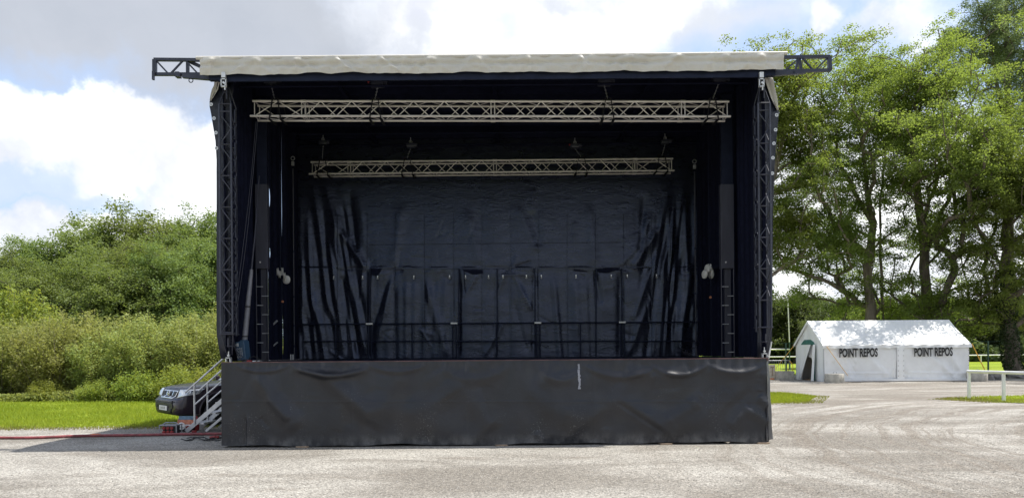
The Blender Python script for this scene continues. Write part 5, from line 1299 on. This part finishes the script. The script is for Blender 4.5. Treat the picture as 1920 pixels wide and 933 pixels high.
make_tree('oak_tree', 'broad oak with forked limbs over the middle of the tent', 'tree', b_,
    EP(Yt, 4.2, (1670, 150, 70, 55), (1735, 150, 65, 55), (1790, 220, 60, 60), (1700, 240, 80, 70), (1770, 320, 80, 60), (1690, 340, 60, 60), (1830, 330, 50, 70), (1800, 430, 70, 50), (1700, 440, 60, 40), (1750, 530, 90, 45), (1680, 530, 60, 45), (1830, 500, 50, 50), (1770, 585, 70, 25), (1700, 590, 50, 25, 1), (1830, 580, 60, 25, 2), (1740, 470, 50, 40, 2), (1760, 160, 60, 50, -4), (1800, 280, 60, 50, -4.5), (1840, 220, 50, 50, -3.5), (1740, 270, 45, 35, -6.5), (1785, 250, 50, 40, -6.5), (1825, 300, 50, 40, -6), (1700, 250, 40, 35, -6.5), (1855, 340, 45, 40, -5.5)),  # forward crown lobes at the end added to cast shade on the tent roof
    [[b_]+S(Yt, (1736, 600), (1735, 480), (1722, 380), (1715, 280), (1700, 180)), S(Yt, (1735, 480), (1760, 420), (1790, 330), (1800, 240)), S(Yt, (1735, 500), (1780, 450), (1830, 410)), S(Yt, (1728, 420), (1760, 330), (1750, 200)), S(Yt, (1735, 560), (1790, 540), (1840, 530))],
    560, 290, .13, .62, L['oak2'], M['barkd'], .40, 5, 'tall oaks behind the tent', .30, boughs=145, cluster=3)
Yt = 43.2
b_ = B0(1903, Yt)
t3 = make_tree('oak_tree', 'dark-trunked oak at the right edge beyond the white railing', 'tree', b_,
    EP(Yt, 3., (1870, 330, 60, 60), (1910, 400, 70, 80), (1860, 450, 55, 45), (1930, 270, 70, 60), (1890, 540, 50, 40), (1850, 560, 40, 30), (1960, 480, 60, 80), (2010, 200, 70, 80, -1), (2000, 330, 80, 70, -1.5), (2080, 260, 70, 80, -1)),  # last lobes lie out of view, added to shade the tent roof
    [[b_]+S(Yt, (1895, 640), (1884, 500), (1886, 400), (1890, 300)), S(Yt, (1884, 520), (1850, 450), (1830, 420)), S(Yt, (1886, 430), (1930, 350), (1950, 290))],
    520, 290, .125, .58, L['oak'], M['barkd'], .36, 6, 'tall oaks behind the tent', .30, boughs=100, cluster=3)
r = np.random.default_rng(4); k = 5200; z = r.uniform(.1, 6.2, k); a = r.uniform(0, 6.28, k); cxx = np.interp(z, [0, 2.3, 6.2], [b_[0], b_[0]-.3, b_[0]-.6]); q = .42+.1*np.sin(z*2+a*2)+.08*r.random(k)
v, f = leaves(np.stack([cxx+np.cos(a)*q, Yt+np.sin(a)*q, z], -1), None, 0, .12, r); npmesh('ivy', v, f, L['ivy'], t3)
Yt = 66
b_ = B0(1893, Yt)
make_tree('poplar_tree', 'tall grey-green poplar rising above the oaks at the right edge', 'tree', b_,
    EP(Yt, 3.6, (1860, 60, 55, 60), (1885, 140, 55, 60), (1880, -30, 60, 70), (1845, 40, 45, 50), (1830, 90, 35, 45), (1920, 60, 60, 110), (1900, 220, 50, 70), (1840, 130, 35, 45), (1960, 100, 60, 150), (1900, 330, 40, 90)),
    [[b_]+S(Yt, (1892, 500), (1890, 300), (1888, 100), (1885, -60)), S(Yt, (1890, 260), (1862, 120), (1855, 20)), S(Yt, (1890, 300), (1930, 160), (1940, 0))],
    560, 220, .14, .55, L['poplar'], M['barkd'], .38, 8, None, .30, .9, boughs=90, cluster=3)

# woodland beyond the left lawn and beyond the field
def proto_tree(seed, w, h, lmat, n_cl, per, ls, name='woodland_tree', dense=.12):
    r = np.random.default_rng(seed); e = [(0, 0, h*.52, w*.40, w*.40, h*.38), (0, 0, h*.72, w*.30, w*.30, h*.24)]
    for k in range(9):
        a = r.uniform(0, 6.28); zz = r.uniform(.22, .9); rr = w*.5*(1-abs(zz-.5)*1.1)*r.uniform(.5, .95); e.append((math.cos(a)*rr, math.sin(a)*rr, h*zz, w*r.uniform(.16, .26), w*r.uniform(.16, .26), h*r.uniform(.10, .17)))
    e.append((r.uniform(-.5, .5), 0, h*.88, w*.14, w*.14, h*.13))
    return make_tree(name, 'x', 'tree', (0, 0, 0), e, [[(0, 0, 0), (.1, 0, h*.3), (-.1, .1, h*.6), (0, 0, h*.85)]], n_cl, per, ls, .62, lmat, M['barkd'], .26, seed, None, dense, .85, h*.06, cluster=3)
protos = [proto_tree(101, 9, 11, L['wood'], 330, 230, .16), proto_tree(102, 7.5, 12, L['wood'], 330, 230, .16), proto_tree(103, 9, 10.5, L['wood'], 350, 230, .16)]
used = [False]*3
def put(o, pr_list, used_, k, x, y, s_, rz, label, group, sz=None):
    t = pr_list[k]
    if used_[k]: t = copy_tree(t)
    else: used_[k] = True
    t.location = (x, y, 0); t.rotation_euler = (0, 0, rz); t.scale = (s_, s_, sz or s_); tag(t, label, None, group); return t
wood_l = [(10, 474, 52, 'leftmost woodland tree, dark and rounded, at the left edge of the photo'), (92, 440, 54, 'wide woodland tree second from the left edge'), (186, 408, 56, 'tallest woodland tree, with a pointed top left of centre'), (150, 474, 47, 'lighter green woodland tree in front of the tallest one'),
          (256, 448, 47, 'rounded pale woodland tree in the middle of the left wood'), (308, 396, 57, 'woodland tree with an uneven top two crowns left of the stage'), (352, 425, 53, 'woodland tree just left of the stage, behind the front row'), (398, 392, 56, 'tall woodland tree cut off by the left tower of the stage'),
          (335, 470, 45, 'low bushy woodland tree close behind the willow thicket near the stage'), (60, 495, 45, 'low bushy woodland tree close behind the bright green bush'), (420, 455, 48, 'woodland tree mostly hidden behind the left side of the stage'), (225, 492, 43.5, 'low dense woodland tree close behind the middle of the willow thicket'), (-70, 468, 54, 'woodland tree beyond the left edge of the photo')]
random.seed(5)
for i, (px, py, Yw, lab) in enumerate(wood_l):
    p = P(px, py, Yw); k = i % 3; hh = (11, 12, 10.5)[k]*1.0; s_ = p.z/hh; put(None, protos, used, k, p.x, Yw, max(.8, s_)*random.uniform(.98, 1.1), random.uniform(0, 6.28), lab, 'woodland trees beyond the left lawn', s_)
for i, (x, yw, s_, lab) in enumerate([(-15, 62, 1., 'woodland tree screened by the left half of the stage'), (-7, 66, .9, 'woodland tree screened by the stage, left of its centre'), (1, 70, .95, 'woodland tree screened by the centre of the stage'), (9, 74, .9, 'woodland tree screened by the stage, right of its centre'), (17, 78, .9, 'woodland tree screened by the right half of the stage')]):
    put(None, protos, used, i % 3, x, yw, s_*1.1, i*1.9, lab, 'woodland trees beyond the left lawn', s_)
dprot = [proto_tree(111, 8, 9, L['dark'], 300, 90, .26, 'field_edge_tree'), proto_tree(112, 9, 8.5, L['dark'], 300, 90, .26, 'field_edge_tree')]; du = [False]*2
far = [(1440, 552, 88, 'dark field-edge tree showing just right of the stage'), (1478, 556, 92, 'field-edge tree behind the tall white pole'), (1515, 548, 86, 'field-edge tree above the left end of the tent'), (1552, 552, 94, 'field-edge tree behind the left slope of the tent roof'), (1592, 560, 84, 'field-edge tree left of the twin oak trunk'), (1640, 566, 92, 'field-edge tree behind the twin oak trunk'),
       (1690, 562, 86, 'field-edge tree between the two middle oak trunks'), (1735, 556, 94, 'field-edge tree behind the forked oak'), (1780, 560, 88, 'field-edge tree above the right end of the tent'), (1822, 556, 92, 'field-edge tree right of the tent roof'), (1862, 566, 100, 'field-edge tree above the distant white railing'), (1905, 560, 92, 'field-edge tree behind the dark-trunked oak'), (1950, 550, 96, 'field-edge tree cut off by the right edge of the photo')]
for i, (px, py, Yw, lab) in enumerate(far):
    p = P(px, py, Yw); k = i % 2; s_ = p.z/(9, 8.5)[k]; put(None, dprot, du, k, p.x, Yw+4, max(s_, .9)*1.15, random.uniform(0, 6.28), lab, 'trees along the far edge of the field', s_)
for i, (px, py, Yw, lab) in enumerate([(1655, 610, 60, 'dark low tree close behind the left half of the tent'), (1745, 600, 62, 'dark low tree close behind the right half of the tent'), (1598, 615, 61, 'dark low tree behind the left end of the tent ridge'), (1838, 600, 66, 'dark low tree just right of the tent ridge')]):
    if i == 3: continue
    p = P(px, py-48, Yw); put(None, dprot, du, i % 2, p.x, Yw+2, .8, random.uniform(0, 6.28), lab, 'low dark trees close behind the tent', p.z/(9, 8.5)[i % 2])

# willow thicket
def make_shrub(seed, w, h, lmat, ns, per, ls, name, lean=.5, top_jit=.25):
    r = np.random.default_rng(seed); root = empty(name, (0, 0, 0), 'x', 'shrub'); paths = []; lv = []
    for i in range(ns):
        a = r.uniform(0, 6.28); rr = w*.5*math.sqrt(r.random()); bx, by = math.cos(a)*rr*.35, math.sin(a)*rr*.35; tx, ty = math.cos(a)*rr, math.sin(a)*rr
        hh = h*(1-.35*(rr/(w*.5))**2)*r.uniform(1-top_jit*1.6, 1.0+top_jit*.5); t = np.linspace(0, 1, 7)[:, None]
        p = np.concatenate([bx+(tx-bx)*t**.7, by+(ty-by)*t**.7, hh*t], 1)+r.normal(0, .04, (7, 3))*t; p[0, 2] = 0
        paths.append((p, .018*(1-t[:, 0]*.85)*h/3))
        q = r.random(per)**.75; px = np.stack([np.interp(q, t[:, 0], p[:, k]) for k in range(3)], -1); sp = (.20*(1-q*.55))[:, None]; lv.append(px+r.normal(0, 1, (per, 3))*sp)
    v, f = tube_np(paths, 4); npmesh('stems', v, f, M['bark'], root)
    lv = np.concatenate(lv); lv = lv[lv[:, 2] > .03]; v, f = leaves(lv, None, .2, ls, r, .42); npmesh('foliage', v, f, lmat, root); return root
sh = [make_shrub(201, 3.6, 3.1, L['willow'], 170, 250, .105, 'willow_shrub'), make_shrub(202, 4.0, 3.3, L['willow'], 180, 250, .105, 'willow_shrub'), make_shrub(203, 3.2, 2.9, L['willow'], 160, 250, .105, 'willow_shrub')]; su = [False]*3
xsr = [(-60, 31, 1.), (5, 30.0, .95), (62, 31.5, 1.02), (110, 29.6, .96), (158, 31, 1.05), (205, 29.4, .93), (250, 31, 1.04), (295, 29.6, .97), (338, 31.2, 1.06), (378, 29.6, 1.0), (418, 31, 1.1), (455, 29.8, 1.)]
nm = ['willow shrub beyond the left edge of the photo', 'willow shrub at the left edge in front of the bright green bush', 'willow shrub right of the bright green bush, in the back row', 'willow shrub in the front row, third from the left edge', 'willow shrub in the back row beneath the tallest woodland tree', 'low willow shrub in the front row left of the middle of the thicket', 'willow shrub in the back row in the middle of the thicket',
      'willow shrub in the front row above the nose of the car', 'taller willow shrub in the back row near the stage', 'willow shrub in the front row directly behind the car bonnet', 'tallest willow shrub, cut off by the left tower of the stage', 'willow shrub mostly hidden behind the stage skirt']
for i, (px, Yw, s_) in enumerate(xsr):
    p = P(px, 600, Yw); put(None, sh, su, i % 3, p.x, Yw, s_*1.08, random.uniform(0, 6.28), nm[i], 'willow shrubs in the thicket beyond the lawn', s_)
gb = [make_shrub(211, 3.4, 4.1, L['bright'], 110, 200, .15, 'green_bush', top_jit=.15), make_shrub(212, 1.9, 1.1, L['bright'], 90, 120, .09, 'low_bush', top_jit=.3)]; gu = [False]*2
p = P(38, 600, 33.5); put(None, gb, gu, 0, p.x, 33.5, 1.15, 1., 'rounded bright green bush rising above the thicket at the left edge', 'bright green bushes')
for i, (px, Yw, s_, lab) in enumerate([(345, 27.2, 1.1, 'low bright bush at the foot of the thicket nearest the car'), (262, 27.5, .95, 'low bright bush at the foot of the thicket, second from the car'), (180, 27.6, .7, 'small bright bush at the foot of the thicket near its middle'), (395, 27, 1., 'low bright bush behind the windscreen of the car'), (90, 28, .7, 'smallest bright bush at the foot of the thicket, furthest left')]):
    p = P(px, 700, Yw); put(None, gb, gu, 1, p.x, Yw, s_, i*1.3, lab, 'low bushes along the foot of the thicket')
# dark undergrowth closing the view under the wood
r = np.random.default_rng(77)
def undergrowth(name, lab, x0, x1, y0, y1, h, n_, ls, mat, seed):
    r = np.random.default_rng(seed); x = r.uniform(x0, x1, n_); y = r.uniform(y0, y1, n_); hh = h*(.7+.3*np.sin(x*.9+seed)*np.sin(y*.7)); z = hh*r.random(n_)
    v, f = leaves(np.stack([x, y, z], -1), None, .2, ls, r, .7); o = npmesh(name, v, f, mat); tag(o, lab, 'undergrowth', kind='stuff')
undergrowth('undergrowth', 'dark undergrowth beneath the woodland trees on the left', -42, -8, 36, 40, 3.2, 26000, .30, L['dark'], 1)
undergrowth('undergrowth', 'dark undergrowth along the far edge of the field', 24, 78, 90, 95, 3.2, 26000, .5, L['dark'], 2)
undergrowth('undergrowth', 'tangled grass and brambles at the foot of the thicket', -30, -6, 27.2, 28.6, .5, 22000, .10, L['willow'], 3)
